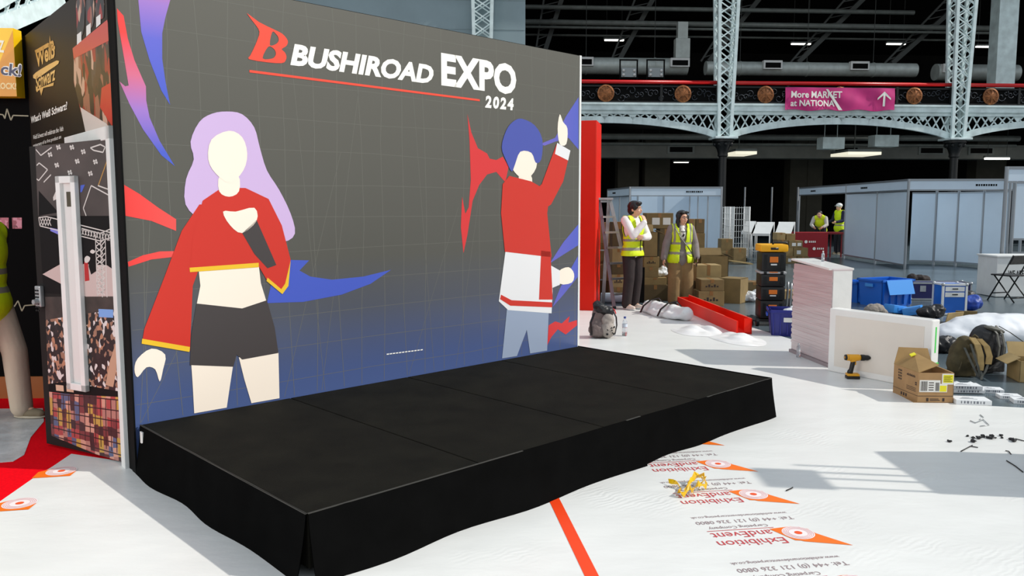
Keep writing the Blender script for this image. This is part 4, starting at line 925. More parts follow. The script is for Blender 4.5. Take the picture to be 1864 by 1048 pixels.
b = MB(); b.box((-.36, -.03, .21), (.14, .008, .4), Matrix.Rotation(R(30), 3, 'Z')); b.build('flap', KR[3], th)
carton('low carton lying behind the white plastic bag and tool stack', 1357, 1392, 15.2, 0, .2, .4, k=2)
carton('small carton on the floor right of the black tool stack', 1424, 1457, 13.6, 0, .2, .3, k=3)
m_bag = mat('white_plastic_bag', rgb(226, 228, 230), .3, noise=.1, nscale=12)
tag(blob('plastic_bag', [('e', (0, 0, .09), (.13, .1, .09)), ('e', (.1, .02, .12), (.08, .07, .1)), ('e', (-.1, 0, .06), (.08, .08, .06))], m_bag, None, .012, 3, (D(1371, 500, 13.6).x, 13.7, 0), 0, .06, .07), 'white plastic bag on the floor left of the tool stack', 'bag')
tag(blob('plastic_bag', [('e', (0, 0, .06), (.14, .1, .06)), ('e', (.06, .02, .1), (.08, .07, .09)), ('e', (-.12, 0, .05), (.1, .07, .05))], m_bag, None, .012, 3, (D(1205, 500, 13.9).x, 14.1, .402), 0, .05, .06), 'crumpled white plastic bag on the flat carton between man and woman', 'bag')
b = MB(); b.box((0, 0, .3), (.13, .05, .6), None, .004); tag(b.build('black_case', m_black, None, None, (D(1167, 500, 13.55).x, 13.6, 0)), 'narrow black case standing behind the man legs', 'case')
b = MB(); b.tube([(0, 0, .085), (.3, 0, .085), (.62, 0, .085)], .085, 18); tag(b.build('film_roll', mat('pale_blue_roll', rgb(200, 214, 226), .4), None, 40, (D(1094, 540, 13.6).x, 13.58, .0)), 'pale film roll lying behind the ladder foot', 'roll')
# far cartons
for x0, x1, Y, z, h, lab, lb in ((1311, 1334, 23.6, 0, .34, 0, 'bottom carton of the far heap left of the roll cage'), (1312, 1333, 23.6, .34, .34, 0, 'top carton of the far heap left of the roll cage'), (1335, 1358, 23.4, 0, .42, 0, 'carton in front of the roll cage'),
    (1430, 1450, 23.0, 0, .21, 1, 'bottom left carton of the far pile before the red counter'), (1451, 1472, 23.0, 0, .21, 1, 'bottom right carton of the far pile before the red counter'), (1444, 1470, 23.0, .212, .24, 1, 'second row carton with one white label before the red counter'),
    (1418, 1443, 23.0, .212, .24, 0, 'second row plain carton before the red counter'), (1414, 1434, 23.0, .454, .22, 1, 'third row carton with white label, left, before the red counter'), (1435, 1460, 23.0, .454, .2, 2, 'third row carton with two white labels before the red counter'), (1413, 1428, 23.1, .676, .2, 0, 'small upper left carton of the pile before the red counter'), (1430, 1446, 23.1, .656, .19, 0, 'small upper right carton of the pile before the red counter')):
    carton(lb, x0, x1, Y, z, h, .4, labels=lab)
carton('bottom carton under the plain one in the far pile', 1408, 1429, 23.0, 0, .21, .4)
b = MB(); b.box((0, 0, .02), (.62, .4, .03), Matrix.Rotation(R(8), 3, 'Y')); tag(b.build('card_sheet', KR[3], None, None, (D(1346, 470, 23).x, 22.9, .03)), 'loose card sheet on the floor by the roll cage', 'card')

# near open carton with labels
bx = thing('cardboard_box', 'nearest open carton with yellow and white shipping labels on the film', 'box', (3.356, 6.552, .006), R(-2))
W_, L_, H_ = .288, .375, .25; kf = mat('near_kraft', rgb(168, 131, 88), .75, noise=.14, nscale=9); ki = mat('inner_kraft', rgb(156, 124, 76), .8, noise=.12, nscale=9)
sk = lambda y: -.15*y          # left side leans away a little
t = .006; b = MB()
def hexa(b, pts):              # 8 points: bottom 4, top 4
    v = [b.bm.verts.new(p) for p in pts]
    for f in ((3, 2, 1, 0), (4, 5, 6, 7), (0, 1, 5, 4), (1, 2, 6, 5), (2, 3, 7, 6), (3, 0, 4, 7)): b.bm.faces.new([v[i] for i in f])
def wallq(b, p, q, h0, h1, t):
    p = Vector(p); q = Vector(q); n = Vector((-(q-p).y, (q-p).x)).normalized()*t
    hexa(b, [(p.x, p.y, 0), (q.x, q.y, 0), (q.x+n.x, q.y+n.y, 0), (p.x+n.x, p.y+n.y, 0), (p.x, p.y, h0), (q.x, q.y, h1), (q.x+n.x, q.y+n.y, h1), (p.x+n.x, p.y+n.y, h0)])
wallq(b, (0, 0), (W_, 0), H_, H_, t); wallq(b, (W_, 0), (W_, L_), H_, H_, t); wallq(b, (W_, L_), (-.04, L_), H_, H_, t); wallq(b, (-.04, L_), (0, 0), H_, H_, t); b.span((-.03, 0, 0), (W_, L_, .005)); b.build('body', kf, bx)
b = MB(); v = [(0, .0, H_), (-.04, L_, H_), (.12, L_-.01, H_+.105), (.185, .05, H_+.055)]
hexa(b, [Vector(p) for p in v]+[Vector(p)+Vector((0, 0, .006)) for p in v]); f = b.build('flap', ki, bx)
b = MB(); hexa(b, [Vector(p) for p in ((.06, .28, H_+.082), (.1, .28, H_+.1), (.105, .33, H_+.108), (.065, .33, H_+.092))]+[Vector(p) for p in ((.06, .28, H_+.09), (.1, .28, H_+.106), (.105, .33, H_+.114), (.065, .33, H_+.098))]); b.build('yellow_sticker', mat('yellow_sticker', rgb(232, 222, 30), .5), f)
b = MB(); v = [(-.04, L_, H_), (W_, L_, H_), (W_-.02, L_+.06, H_+.13), (.02, L_+.06, H_+.14)]
hexa(b, [Vector(p) for p in v]+[Vector(p)+Vector((0, .006, 0)) for p in v]); b.build('flap', ki, bx)
b = MB(); b.span((W_, .03, H_-.1), (W_+.006, L_-.03, H_)); b.build('flap', ki, bx)
def onfront(x0, z0, x1, z1, m, name, off=.0012):
    b = MB(); b.span((x0, -off, z0), (x1, 0, z1)); return b.build(name, m, bx)
onfront(.01, .09, .178, .19, m_label, 'shipping_label'); onfront(.19, .155, .284, .245, m_label, 'shipping_label'); onfront(.165, .09, .235, .16, m_label, 'shipping_label', .0016)
onfront(.2, .17, .28, .235, MATS['yellow_sticker'], 'yellow_sticker', .002); onfront(.175, .095, .23, .145, MATS['yellow_sticker'], 'yellow_sticker', .0024)
b = MB()
for k in range(9): b.span((.02+k*.006, -.0022, .1), (.022+k*.006+.001*(k % 3), -.0012, .18))
for k in range(8): b.span((.14+k*.004, -.0022, .1), (.142+k*.004, -.0012, .17))
for k in range(5): b.span((.205, -.0032, .178+k*.011), (.27-.012*(k % 2), -.002, .181+k*.011))
for k in range(4): b.span((.085, -.0022, .105+k*.02), (.125, -.0012, .112+k*.02))
for x in (.07, .2): b.span((x, -.0015, .012), (x+.018, 0, .04))
b.span((.1, -.0015, .018), (.18, 0, .024)); b.span((.1, -.0015, .03), (.17, 0, .035)); b.build('printed_marks', m_ink, bx)
b = MB(); b.span((0, -.001, .055), (W_, 0, .059)); b.build('fold_line', m_ink, bx)
b = MB()
def sidebar(y0, z0, y1, z1):
    v = [(-.105*y0-.002, y0, z0), (-.105*y1-.002, y1, z0), (-.105*y1-.002, y1, z1), (-.105*y0-.002, y0, z1)]; b.poly(v)
for r_ in range(4):
    for c_ in range(3): sidebar(.3-c_*.02, .14+r_*.024, .287-c_*.02, .155+r_*.024)
for k in range(9): sidebar(.17-k*.014, .2, .161-k*.014, .214+.006*(k % 2))
for k in range(2): sidebar(.045, .14+k*.016, .02, .15+k*.016)
for k in range(3): sidebar(.17, .085+k*.013, .03, .089+k*.013)
sidebar(.375, .055, 0, .058)
for k in range(3): sidebar(.25-k*.035, .015, .23-k*.035, .04)
b.build('printed_marks', m_ink, bx)
bx2 = carton('shabby open carton with torn flap at the right picture edge beside the backpacks', 0, 0, 7.3, .0, .2, .3, R(-12), 3, xw=(4.72, 5.14), open_=True)

# ================================================================== WRAPPED BOARDS
m_wrap = mat('stretch_wrapped_foam', rgb(238, 236, 232), .3, noise=.05, nscale=3, bump=.3, bscale=12, coat=.3)
m_wrap2 = mat('banded_stretch_wrap', rgb(198, 184, 184), .22, noise=.12, nscale=5, bump=.5, bscale=14, coat=.5, stretch=(.2, .2, 3))
c0 = Vector((3.20, 8.02, 0)); dL = Vector((-.09, .9, 0)).normalized(); st = thing('wrapped_board_stack', 'tall stretch wrapped stack of white boards standing behind the drill', 'boards', c0, math.atan2(dL.y, dL.x)-math.pi/2)
b = MB(); b.span((.0, .0, .04), (.21, .88, 1.0), .012); b.build('stack', m_wrap2, st)
b = MB(); b.span((-.015, -.012, 0), (.225, .9, .04), .004); b.build('base_board', mat('dull_board', rgb(150, 136, 138), .6), st)
b = MB(); b.span((.006, -.004, .12), (.2, .0, .98)); b.build('face_panel', m_wrap, st)
for k in range(14):
    z = .12+k*.06; b = MB(); b.span((-.0035, .0, z), (0, .88, z+.028+.006*(k % 3)), .001); b.build('wrap_band', m_wrap2, st)
b = MB(); b.box((.1, .45, 1.02), (.26, .86, .02), Matrix.Rotation(R(3), 3, 'X')); b.build('top_board', m_wrap, st)
fp0 = Vector((3.12, 7.86, .006)); fd = Vector((3.685, 7.0, 0))-Vector((3.12, 7.86, 0)); fa = math.atan2(fd.y, fd.x)
fo = thing('foam_slab', 'wide white stretch wrapped panel on its edge right behind the drill', 'boards', fp0, fa)
b = MB(); b.span((0, 0, 0), (fd.length, .12, .625), .012); b.build('panel', m_wrap, fo)
b = MB(); b.span((.07, -.003, .06), (fd.length-.07, 0, .56), .001); b.build('inner_board_face', mat('pinkish_board', rgb(228, 219, 208), .35, noise=.06, nscale=2), fo)
m_grn = mat('green_tape', rgb(70, 214, 84), .4)
b = MB(); b.span((fd.length, .05, .33), (fd.length+.002, .068, .56)); b.span((fd.length, .0, .22), (fd.length+.0022, .12, .24)); b.span((fd.length-.04, -.0022, .215), (fd.length, 0, .24)); b.build('green_tape', m_grn, fo)

# ================================================================== BOTTLES
m_blabel = mat('bottle_label', rgb(214, 222, 236), .5); m_cap = mat('blue_cap', rgb(60, 80, 150), .5)
def bottle(label, loc, s=1.0, lab=True, cap=m_cap):
    th = thing('water_bottle', label, 'bottle', loc)
    m = MB(); m.lathe([(.028*s, 0), (.034*s, .006*s), (.034*s, .09*s), (.031*s, .1*s), (.034*s, .11*s), (.034*s, .16*s), (.028*s, .19*s), (.013*s, .215*s), (.013*s, .23*s)], n=20); m.build('body', m_glass, th, 50)
    m = MB(); m.lathe([(.016*s, .226*s), (.016*s, .25*s)], n=14); m.build('cap', cap, th, 40)
    if lab: m = MB(); m.lathe([(.0345*s, .115*s), (.0345*s, .155*s)], n=20); m.build('label', m_blabel, th, 50)
p = G(1137, 612); bottle('clear water bottle on the film beside the grey backpack', (p.x, p.y, .008), .97)
bottle('clear bottle standing on top of the wrapped board stack', (D(1498, 470, 8.6).x, 8.6, 1.032), .48, False, m_white)
p = G(1459, 655); bottle('clear bottle standing on the film left of the wrapped board stack', (p.x, p.y+.1, .008), .62, False, m_glass)

# ================================================================== BAGS
m_gb = mat('taupe_canvas', rgb(128, 112, 108), .8, noise=.3, nscale=12, bump=.5, bscale=60); m_bk = mat('black_nylon', rgb(20, 18, 20), .45, noise=.3, nscale=9, bump=.6, bscale=18); m_gl = mat('light_grey_canvas', rgb(166, 156, 148), .8, noise=.2, nscale=14, bump=.4, bscale=40)
p = G(1097, 617); bp = thing('backpack', 'taupe backpack with black top flap on the film past the stage', 'backpack', (p.x, p.y+.1, .006), R(10))
blob('bag_body', [('e', (0, 0, .14), (.16, .11, .14)), ('e', (0, .01, .28), (.125, .09, .12)), ('e', (-.03, -.03, .1), (.15, .1, .1)), ('b', (0, .02, .06), (.26, .16, .1))], m_gb, bp, .012, 4, None, 0, .03, .08)
blob('top_flap', [('e', (-.02, -.02, .36), (.11, .09, .07), Matrix.Rotation(R(25), 3, 'Y')), ('e', (.07, -.03, .32), (.07, .08, .07)), ('e', (-.06, 0, .41), (.06, .06, .05))], m_bk, bp, .01, 3, None, 0, .03, .05)
blob('front_pocket', [('e', (.05, -.1, .11), (.095, .06, .1)), ('e', (.05, -.09, .22), (.08, .05, .09))], m_gl, bp, .01, 3, None, 0, .02, .05)
b = MB(); b.ribbon([(.12, -.06, .34), (.155, -.09, .26), (.16, -.1, .16), (.13, -.12, .05)], (.02, .02, 0), .006); b.build('strap', m_bk, bp); b = MB(); b.ribbon([(-.12, -.08, .32), (-.17, -.09, .2), (-.16, -.1, .05)], (.02, -.02, 0), .006); b.build('strap', m_bk, bp)
b = MB(); b.ribbon([(.1, -.02, .38), (.14, -.06, .35), (.16, -.06, .3)], (.012, .012, 0), .005); b.build('red_pull', m_rail, bp)
b = MB(); rr = random.Random(4)
for k in range(10): b.box((.0+rr.random()*.12, -.155, .05+rr.random()*.12), (.02, .012, .012), Matrix.Rotation(rr.random()*3, 3, 'Y'))
b.build('buckle', m_bk, bp)

m_kh = mat('khaki_canvas', rgb(78, 68, 42), .85, noise=.45, nscale=9, bump=.8, bscale=14); m_kt = mat('tan_webbing', rgb(176, 148, 96), .7, noise=.2, nscale=20); m_gw = mat('grey_webbing', rgb(84, 84, 78), .6, noise=.2, nscale=20)
kb = thing('backpack', 'khaki backpack with tan shoulder straps beside the wrapped panel', 'backpack', (4.34, 7.62, 0), R(-8)); kb.scale = (.82, .85, .92)
blob('bag_body', [('e', (-.02, .02, .2), (.16, .12, .2)), ('e', (0, 0, .32), (.13, .1, .11)), ('b', (-.03, .02, .1), (.26, .18, .18)), ('e', (-.13, -.03, .14), (.08, .09, .12))], m_kh, kb, .013, 4, None, 0, .03, .1)
for pts, m in (([(.02, -.1, .42), (.06, -.15, .36), (.09, -.17, .26), (.1, -.17, .16), (.1, -.16, .1)], m_kt), ([(.1, -.08, .41), (.17, -.12, .34), (.2, -.14, .24), (.19, -.14, .16)], m_kt)):
    b = MB(); b.ribbon(pts, (.062, -.012, 0), .026); b.build('shoulder_strap', m, kb)
for pts in ([(-.06, -.11, .32), (-.02, -.15, .22), (.03, -.17, .12), (.08, -.17, .03)], [(.1, -.16, .1), (.12, -.18, .05), (.1, -.2, .005)], [(.0, -.12, .36), (.03, -.16, .25), (.07, -.18, .13), (.1, -.17, .02)], [(.19, -.14, .16), (.15, -.17, .08), (.1, -.18, .02)]):
    b = MB(); b.ribbon(pts, (.024, -.004, 0), .006); b.build('webbing', m_gw, kb)
b = MB(); b.tube([(.02, -.08, .42), (.05, -.09, .45), (.09, -.08, .42)], .012, 8); b.build('grab_handle', m_kh, kb, True)
db = thing('backpack', 'black backpack with grey straps leaning behind the khaki backpack', 'backpack', (4.66, 7.82, 0), R(15)); db.scale = (1.0, 1, 1.0)
blob('bag_body', [('e', (0, 0, .22), (.19, .13, .23)), ('e', (-.05, 0, .34), (.14, .11, .13)), ('b', (0, .02, .1), (.3, .2, .18))], m_bk, db, .013, 4, None, 0, .02, .1)
for x in (-.03, .03):
    b = MB(); b.ribbon([(x, -.06, .47), (x+.01, -.13, .4), (x+.01, -.165, .28), (x-.01, -.17, .15)], (.02, 0, 0), .008); b.build('shoulder_strap', m_gw, db)
b = MB(); b.ribbon([(.08, -.05, .46), (.17, -.1, .4), (.26, -.16, .32), (.34, -.22, .25)], (.02, .03, 0), .008); b.build('loose_strap', m_gw, db)
blob('front_flap', [('e', (.02, -.05, .43), (.12, .07, .03), Matrix.Rotation(R(15), 3, 'Y'))], m_gw, db, .01, 3)

# ================================================================== DRILL
dr = thing('cordless_drill', 'yellow and black cordless drill standing on the film', 'drill', (3.2, 7.5, .0065), R(-6))
m_dy = mat('drill_yellow', rgb(226, 160, 26), .4); m_db = mat('drill_black', rgb(22, 21, 20), .5)
blob('grip', [('c', (-.005, 0, .05), (.015, 0, .16), .021, .022), ('e', (-.01, 0, .06), (.026, .022, .03))], m_db, dr, .005, 3)
b = MB(); b.span((-.045, -.04, .0), (.075, .04, .028), .008); b.build('battery', m_db, dr, 40)
b = MB(); b.span((-.042, -.041, .028), (.07, .041, .05), .008); b.build('battery_shoe', m_dy, dr, 40)
blob('motor_housing', [('c', (-.035, 0, .2), (.06, 0, .2), .031, .031), ('c', (.01, 0, .175), (.03, 0, .185), .025, .025)], m_dy, dr, .005, 2)
b = MB(); b.cyl((-.062, 0, .2), (-.03, 0, .2), .026, .031, 16); b.build('rear_cap', m_db, dr, 40)
b = MB(); b.cyl((.085, 0, .2), (.115, 0, .2), .03, .029, 18); b.cyl((.115, 0, .2), (.15, 0, .2), .026, .024, 18); b.cyl((.15, 0, .2), (.17, 0, .2), .022, .012, 18); b.build('chuck', m_db, dr, 40)
b = MB(); b.cyl((.17, 0, .2), (.215, 0, .2), .0035, None, 8); b.build('bit', m_alu, dr, True)
b = MB(); b.box((.036, 0, .145), (.012, .016, .03), None, .003); b.build('trigger', m_dy, dr, 40)

# ================================================================== TOOL STACK, CRATES AND CASES
tp = (3.57, 11.1); ts = thing('tool_box_tower', 'black stacked tool boxes on a trolley with yellow lid', 'tool box', (tp[0], tp[1], 0), R(-6))
m_tb = mat('black_tool_plastic', rgb(20, 20, 20), .4); m_ty = mat('yellow_tool_plastic', rgb(244, 176, 16), .4); m_to = mat('orange_badge', rgb(226, 120, 30), .5)
z = .1
b = MB(); b.span((-.27, -.22, .06), (.25, .22, .09), .01); b.build('trolley_base', m_tb, ts, 40)
for x in (-.22, .2):
    b = MB(); b.cyl((x, -.2, .05), (x+.04, -.2, .05), .05, None, 16); b.cyl((x, .2, .05), (x+.04, .2, .05), .05, None, 16); b.build('wheel', m_iron, ts, 40)
b = MB(); b.tube([(.24, .1, .09), (.26, .1, .5), (.26, .1, .58)], .014, 8); b.tube([(.24, -.1, .09), (.26, -.1, .5), (.26, -.1, .58)], .014, 8); b.build('trolley_handle', m_alu, ts, True)
for i, h in enumerate((.25, .19, .17, .04, .26)):
    w_ = .16 if i != 3 else .175
    b = MB(); b.span((-w_, -.18, z), (w_, .18, z+h-.008), .012); bb = b.build('tool_box', m_tb if i != 3 else mat('grey_tool_clasp', rgb(176, 176, 176), .4), ts, 40)
    b = MB(); b.span((-w_+.02, -.183, z+h*.3), (-.09, -.18, z+h*.34)); b.span((.09, -.186, z+.03), (.13, -.18, z+h-.04), .002); b.span((-.13, -.186, z+.03), (-.09, -.18, z+h-.04), .002); b.build('latch', m_iron, bb)
    b = MB(); b.span((-.055, -.189, z+h*.45), (.055, -.18, z+h*.75), .003); b.build('orange_badge', m_to, bb)
    if i in (0, 1, 4): b = MB(); b.span((-.04, -.1895, z+h*.3), (.04, -.18, z+h*.38)); b.build('white_badge', m_white, bb)
    z += h
b = MB(); b.span((-.185, -.2, z), (.185, .2, z+.1), .025); b.build('yellow_lid', m_ty, ts, 40)
b = MB(); b.tube([(-.02, -.15, z+.1), (.0, -.15, z+.125), (.16, -.15, z+.125), (.18, -.15, z+.1)], .014, 8); b.span((-.05, -.205, z+.03), (.05, -.195, z+.06)); b.build('lid_handle', m_tb, ts, True)

def crate(label, loc, rz, W_, D_, H_, m, mi, flap=None, tilt=0, group=None):
    th = thing('plastic_crate', label, 'crate', loc, rz, group); t = .012; tp_ = .03
    b = MB()
    def wq(p, q, nx, ny):
        p0 = Vector(p)*(1-tp_*2/W_); q0 = Vector(q)*(1-tp_*2/W_); n = Vector((nx, ny))*t
        hexa(b, [(p0.x, p0.y, 0), (q0.x, q0.y, 0), (q0.x-n.x, q0.y-n.y, 0), (p0.x-n.x, p0.y-n.y, 0), (p[0], p[1], H_), (q[0], q[1], H_), (q[0]-n.x, q[1]-n.y, H_), (p[0]-n.x, p[1]-n.y, H_)])
    w2, d2 = W_/2, D_/2
    wq((-w2, -d2), (w2, -d2), 0, -1); wq((w2, -d2), (w2, d2), 1, 0); wq((w2, d2), (-w2, d2), 0, 1); wq((-w2, d2), (-w2, -d2), -1, 0); b.span((-w2+tp_, -d2+tp_, 0), (w2-tp_, d2-tp_, .012)); b.build('tub', m, th)
    b = MB()
    for s_ in (-1, 1): b.span((-w2-.02, s_*d2-.02, H_-.035), (w2+.02, s_*d2+.02, H_), .004); b.span((s_*w2-.02, -d2-.02, H_-.035), (s_*w2+.02, d2+.02, H_), .004)
    b.build('rim', m, th)
    b = MB()
    for k in range(5):
        x = -w2+tp_+.02+k*(W_-.1)/4; b.box((x, -d2+.012, H_*.47), (.016, .03, H_*.8), Matrix.Rotation(R(-3), 3, 'X')); b.box((x, d2-.012, H_*.47), (.016, .03, H_*.8), Matrix.Rotation(R(3), 3, 'X'))
    for k in range(3):
        y = -d2+.06+k*(D_-.12)/2; b.box((w2-.012, y, H_*.47), (.03, .016, H_*.8), Matrix.Rotation(R(3), 3, 'Y'))
    b.build('rib', m, th)
    for s_ in (-1, 1): b = MB(); b.span((s_*(w2+.02)-.01, -.08, H_*.72), (s_*(w2+.02)+.01, .08, H_*.84), .004); b.build('handle', mi, th)
    b = MB(); b.span((-.05, -d2-.012, H_*.55), (.05, -d2-.004, H_*.72)); b.build('paper_label', m_label, th)
    if flap:
        b = MB(); b.box((0, -d2-.06, H_-.12), (W_*.8, .008, .24), Matrix.Rotation(R(-18), 3, 'X')); b.build('lid_flap', mi, th)
    return th
m_b1 = mat('bright_blue_plastic', rgb(24, 104, 206), .4); m_b2 = mat('light_blue_plastic', rgb(62, 146, 226), .4); m_b3 = mat('navy_blue_plastic', rgb(34, 40, 128), .35); m_b4 = mat('royal_blue_plastic', rgb(28, 84, 196), .4)
crate('bright blue crate with hanging lid behind the wrapped board stack', (D(1622, 530, 13.1).x, 13.3, 0), R(22), .68, .5, .44, m_b1, m_b2, True)
crate('second bright blue crate farther left and half hidden by the wrapped stack', (D(1578, 530, 13.7).x, 13.8, 0), R(15), .62, .42, .36, m_b1, m_b2)
crate('navy blue crate with white label left of the wrapped board stack', (3.5, 10.2, 0), R(-14), .44, .4, .33, m_b3, m_b4)
tag(blob('plastic_bag', [('e', (0, 0, .04), (.12, .1, .06)), ('e', (.06, .03, .08), (.07, .07, .05))], m_bag, None, .012, 2, (3.56, 10.2, .24), 0, .05, .06), 'crumpled clear plastic inside the navy blue crate', 'bag')
tag(blob('tool_bag', [('e', (0, 0, .1), (.16, .12, .1)), ('c', (-.1, 0, .18), (.1, 0, .2), .03, .03)], m_bk, None, .014, 3, (D(1445, 540, 12.2).x, 12.3, 0), 0, .03, .08), 'black cable bag on the floor right of the tool tower', 'bag')
# flight cases
def flight(label, X, Y, rz, w_, d_, h_, mp, drawers=False):
    th = thing('flight_case', label, 'case', (X, Y, 0), rz); b = MB(); b.span((-w_/2, -d_/2, .02), (w_/2, d_/2, h_)); b.build('body', mp, th)
    b = MB(); e = .018
    for sx_ in (-1, 1):
        for sy_ in (-1, 1): b.box((sx_*w_/2, sy_*d_/2, h_/2+.01), (e*1.6, e*1.6, h_))
        for z_ in (.02, h_): b.box((sx_*w_/2, 0, z_), (e*1.5, d_, e*1.5))
    for sy_ in (-1, 1):
        for z_ in (.02, h_): b.box((0, sy_*d_/2, z_), (w_, e*1.5, e*1.5))
    b.build('metal_edging', m_white if drawers else m_alu, th)
    for sx_ in (-1, 1):
        for sy_ in (-1, 1):
            for z_ in (.025, h_): b = MB(); b.ball((sx_*w_/2, sy_*d_/2, z_), .028, 10); b.build('corner_cap', m_alu, th, True)
    if drawers:
        for k in range(2):
            b = MB(); b.span((-w_/2+.03, -d_/2-.012, h_-.1-k*.085), (w_/2-.03, -d_/2-.001, h_-.03-k*.085), .004); q = b.build('drawer', m_white, th)
            b = MB(); b.span((-.04, -d_/2-.02, h_-.07-k*.085), (.04, -d_/2-.012, h_-.055-k*.085)); b.build('drawer_handle', m_iron, q)
    else:
        for x in (-w_*.3, w_*.25): b = MB(); b.span((x-.05, -d_/2-.012, h_*.5), (x+.05, -d_/2-.001, h_*.85), .004); b.build('latch', m_alu, th)
    return th
flight('white edged flight case with bright blue front panel and two drawers', D(1738, 545, 12).x, 12.15, R(-3), .34, .3, .46, mat('case_blue', rgb(20, 96, 190), .45), True)
flight('long low navy flight case behind the blue fronted case', D(1715, 535, 13.9).x, 14.1, R(-5), 1.0, .35, .3, mat('case_navy', rgb(30, 32, 92), .45))
tag(blob('holdall', [('e', (0, 0, .12), (.17, .14, .12)), ('e', (.06, 0, .16), (.1, .1, .1))], mat('blue_holdall', rgb(24, 66, 160), .5, noise=.4, nscale=9), None, .014, 3, (D(1774, 560, 12.4).x, 12.5, 0), 0, .05, .08), 'blue holdall on the floor right of the white edged flight case', 'bag')
tag(blob('holdall', [('e', (0, 0, .1), (.15, .11, .1)), ('e', (-.05, 0, .16), (.07, .07, .07))], m_bk, None, .014, 3, (D(1766, 540, 13.6).x, 13.7, 0), 0, .05, .08), 'black bundle behind the blue fronted case', 'bag')
tag(blob('holdall', [('e', (0, 0, .08), (.24, .12, .09)), ('e', (-.13, 0, .13), (.09, .08, .07)), ('e', (.13, 0, .1), (.09, .08, .07))], mat('brown_black_cloth', rgb(44, 34, 32), .8, noise=.4, nscale=6), None, .016, 3, (D(1672, 505, 17.2).x, 17.2, 0), 0, .07, .1), 'dark bag lying alone on the grey floor behind the blue crates', 'bag')
# junk behind the wrapped panel
def lump(name, label, cat, px, Y, shapes, m, d=.05, z=0): return tag(blob(name, shapes, m, None, .012, 2, (D(px, 560, Y).x, Y, z), 0, d, .06), label, cat)
lump('dust_sheet', 'grey cloth heap behind the wrapped panel below the blue crates', 'cloth', 1592, 12.0, [('e', (0, 0, .08), (.16, .1, .1)), ('e', (.1, 0, .05), (.1, .08, .06))], mat('grey_cloth', rgb(140, 132, 124), .8))
for px, y_, rz_, lb in ((1630, 12.2, 20, 'small light blue box behind the wrapped panel, left one'), (1662, 12.0, -35, 'small light blue box behind the wrapped panel, tilted right one')):
    b = MB(); b.box((0, 0, .07), (.26, .2, .12), Matrix.Rotation(R(rz_*.4), 3, 'Y'), .01); b.box((0, -.101, .08), (.1, .01, .05)); tag(b.build('tool_case', m_b2, None, 40, (D(px, 560, y_).x, y_, 0), R(rz_)), lb, 'case')
lump('tool_roll', 'black tool roll with pale tools behind the wrapped panel right end', 'tool roll', 1695, 11.6, [('e', (0, 0, .1), (.2, .12, .1)), ('e', (.1, 0, .13), (.1, .1, .09))], m_bk)
b = MB(); b.box((0, 0, .05), (.5, .14, .1), None, .01); tag(b.build('tool_tray', m_tb, None, 40, (D(1694, 570, 10.6).x, 10.6, .0), R(-4)), 'long black tool tray behind the wrapped panel', 'tray')
for px, Y, rz_, w_, h_, lb, m in ((1735, 10.4, 25, .3, .26, 'upright torn card piece right of the wrapped panel', KR[3]), (1757, 10.7, -15, .26, .24, 'brown card piece behind the torn card piece', KR[1])):
    b = MB(); b.box((0, 0, h_/2), (w_, .012, h_), Matrix.Rotation(R(14), 3, 'X')); tag(b.build('card_piece', m, None, None, (D(px, 590, Y).x, Y, .0), R(rz_)), lb, 'card')
b = MB(); b.tube([(0, 0, 0), (.3, .02, 0)], .018, 10); tag(b.build('white_tube', m_white, None, True, (D(1703, 586, 9.6).x+.1, 9.6, .019)), 'short white tube poking out right of the wrapped panel', 'tube')
b = MB(); b.tube([(0, 0, 0), (.36, .02, 0)], .018, 10); tag(b.build('white_tube', m_white, None, True, (D(1750, 576, 12.0).x, 11.85, .019)), 'white tube on the floor in front of the blue fronted case', 'tube')
b = MB(); b.span((-.05, -.03, 0), (.05, .03, .13), .006); tag(b.build('yellow_pack', MATS['yellow_sticker'], None, None, (D(1752, 610, 9.1).x, 9.1, 0), R(20)), 'small yellow pack right of the wrapped panel', 'pack')
lump('black_pouch', 'black pouch on the floor right of the wrapped panel', 'bag', 1722, 8.9, [('e', (0, 0, .09), (.17, .12, .1))], m_bk)
tag(blob('plastic_sheet', [('e', (0, 0, .08), (.75, .42, .22)), ('e', (-.5, 0, .05), (.4, .3, .14)), ('e', (.6, .1, .12), (.5, .4, .2))], mat('white_sheet', rgb(232, 234, 238), .35, bump=.4, bscale=6), None, .03, 4, (6.15, 9.9, 0), R(-6), .1, .35), 'large heap of white plastic sheet behind the backpacks', 'plastic sheet')
lump('film_scrap', 'torn white film scrap trailing behind the near labelled carton', 'film', 1725, 7.1, [('e', (0, 0, .03), (.18, .1, .035)), ('e', (.2, -.06, .03), (.1, .07, .03)), ('e', (-.12, -.02, .06), (.1, .06, .03))], m_bag, .06)
# flat white boxes
m_fb = mat('white_flat_carton', rgb(224, 226, 228), .5)
def flatbox(label, px, py, z0, W_, D_, H_, rz):
    p = G(px, py, z0); th = thing('flat_box', label, 'box', (p.x, p.y, z0), rz, 'flat white boxes by the near carton'); b = MB(); b.box((0, 0, H_/2), (W_, D_, H_), None, .003); b.build('body', m_fb, th)
    b = MB()
    for k in range(8): b.box((-W_*.35+k*W_*.09, -D_/2-.0006, H_*.55), (W_*.03+.004*(k % 3), .001, H_*.5))
    for k in range(3): b.box((-W_*.1, -D_*.2+k*D_*.18, H_+.0004), (W_*.5-.04*k, .012, .0008))
    b.build('printed_marks', mat('grey_ink', rgb(120, 124, 132), .6), th)
flatbox('flat white box nearest, in front of the others beside the near carton', 1766, 733, .006, .27, .16, .04, R(-10))
flatbox('lower flat white box right behind the near carton', 1757, 712, .006, .26, .15, .03, R(-5))
flatbox('upper flat white box right behind the near carton', 1755, 706, .037, .25, .14, .035, R(-8))
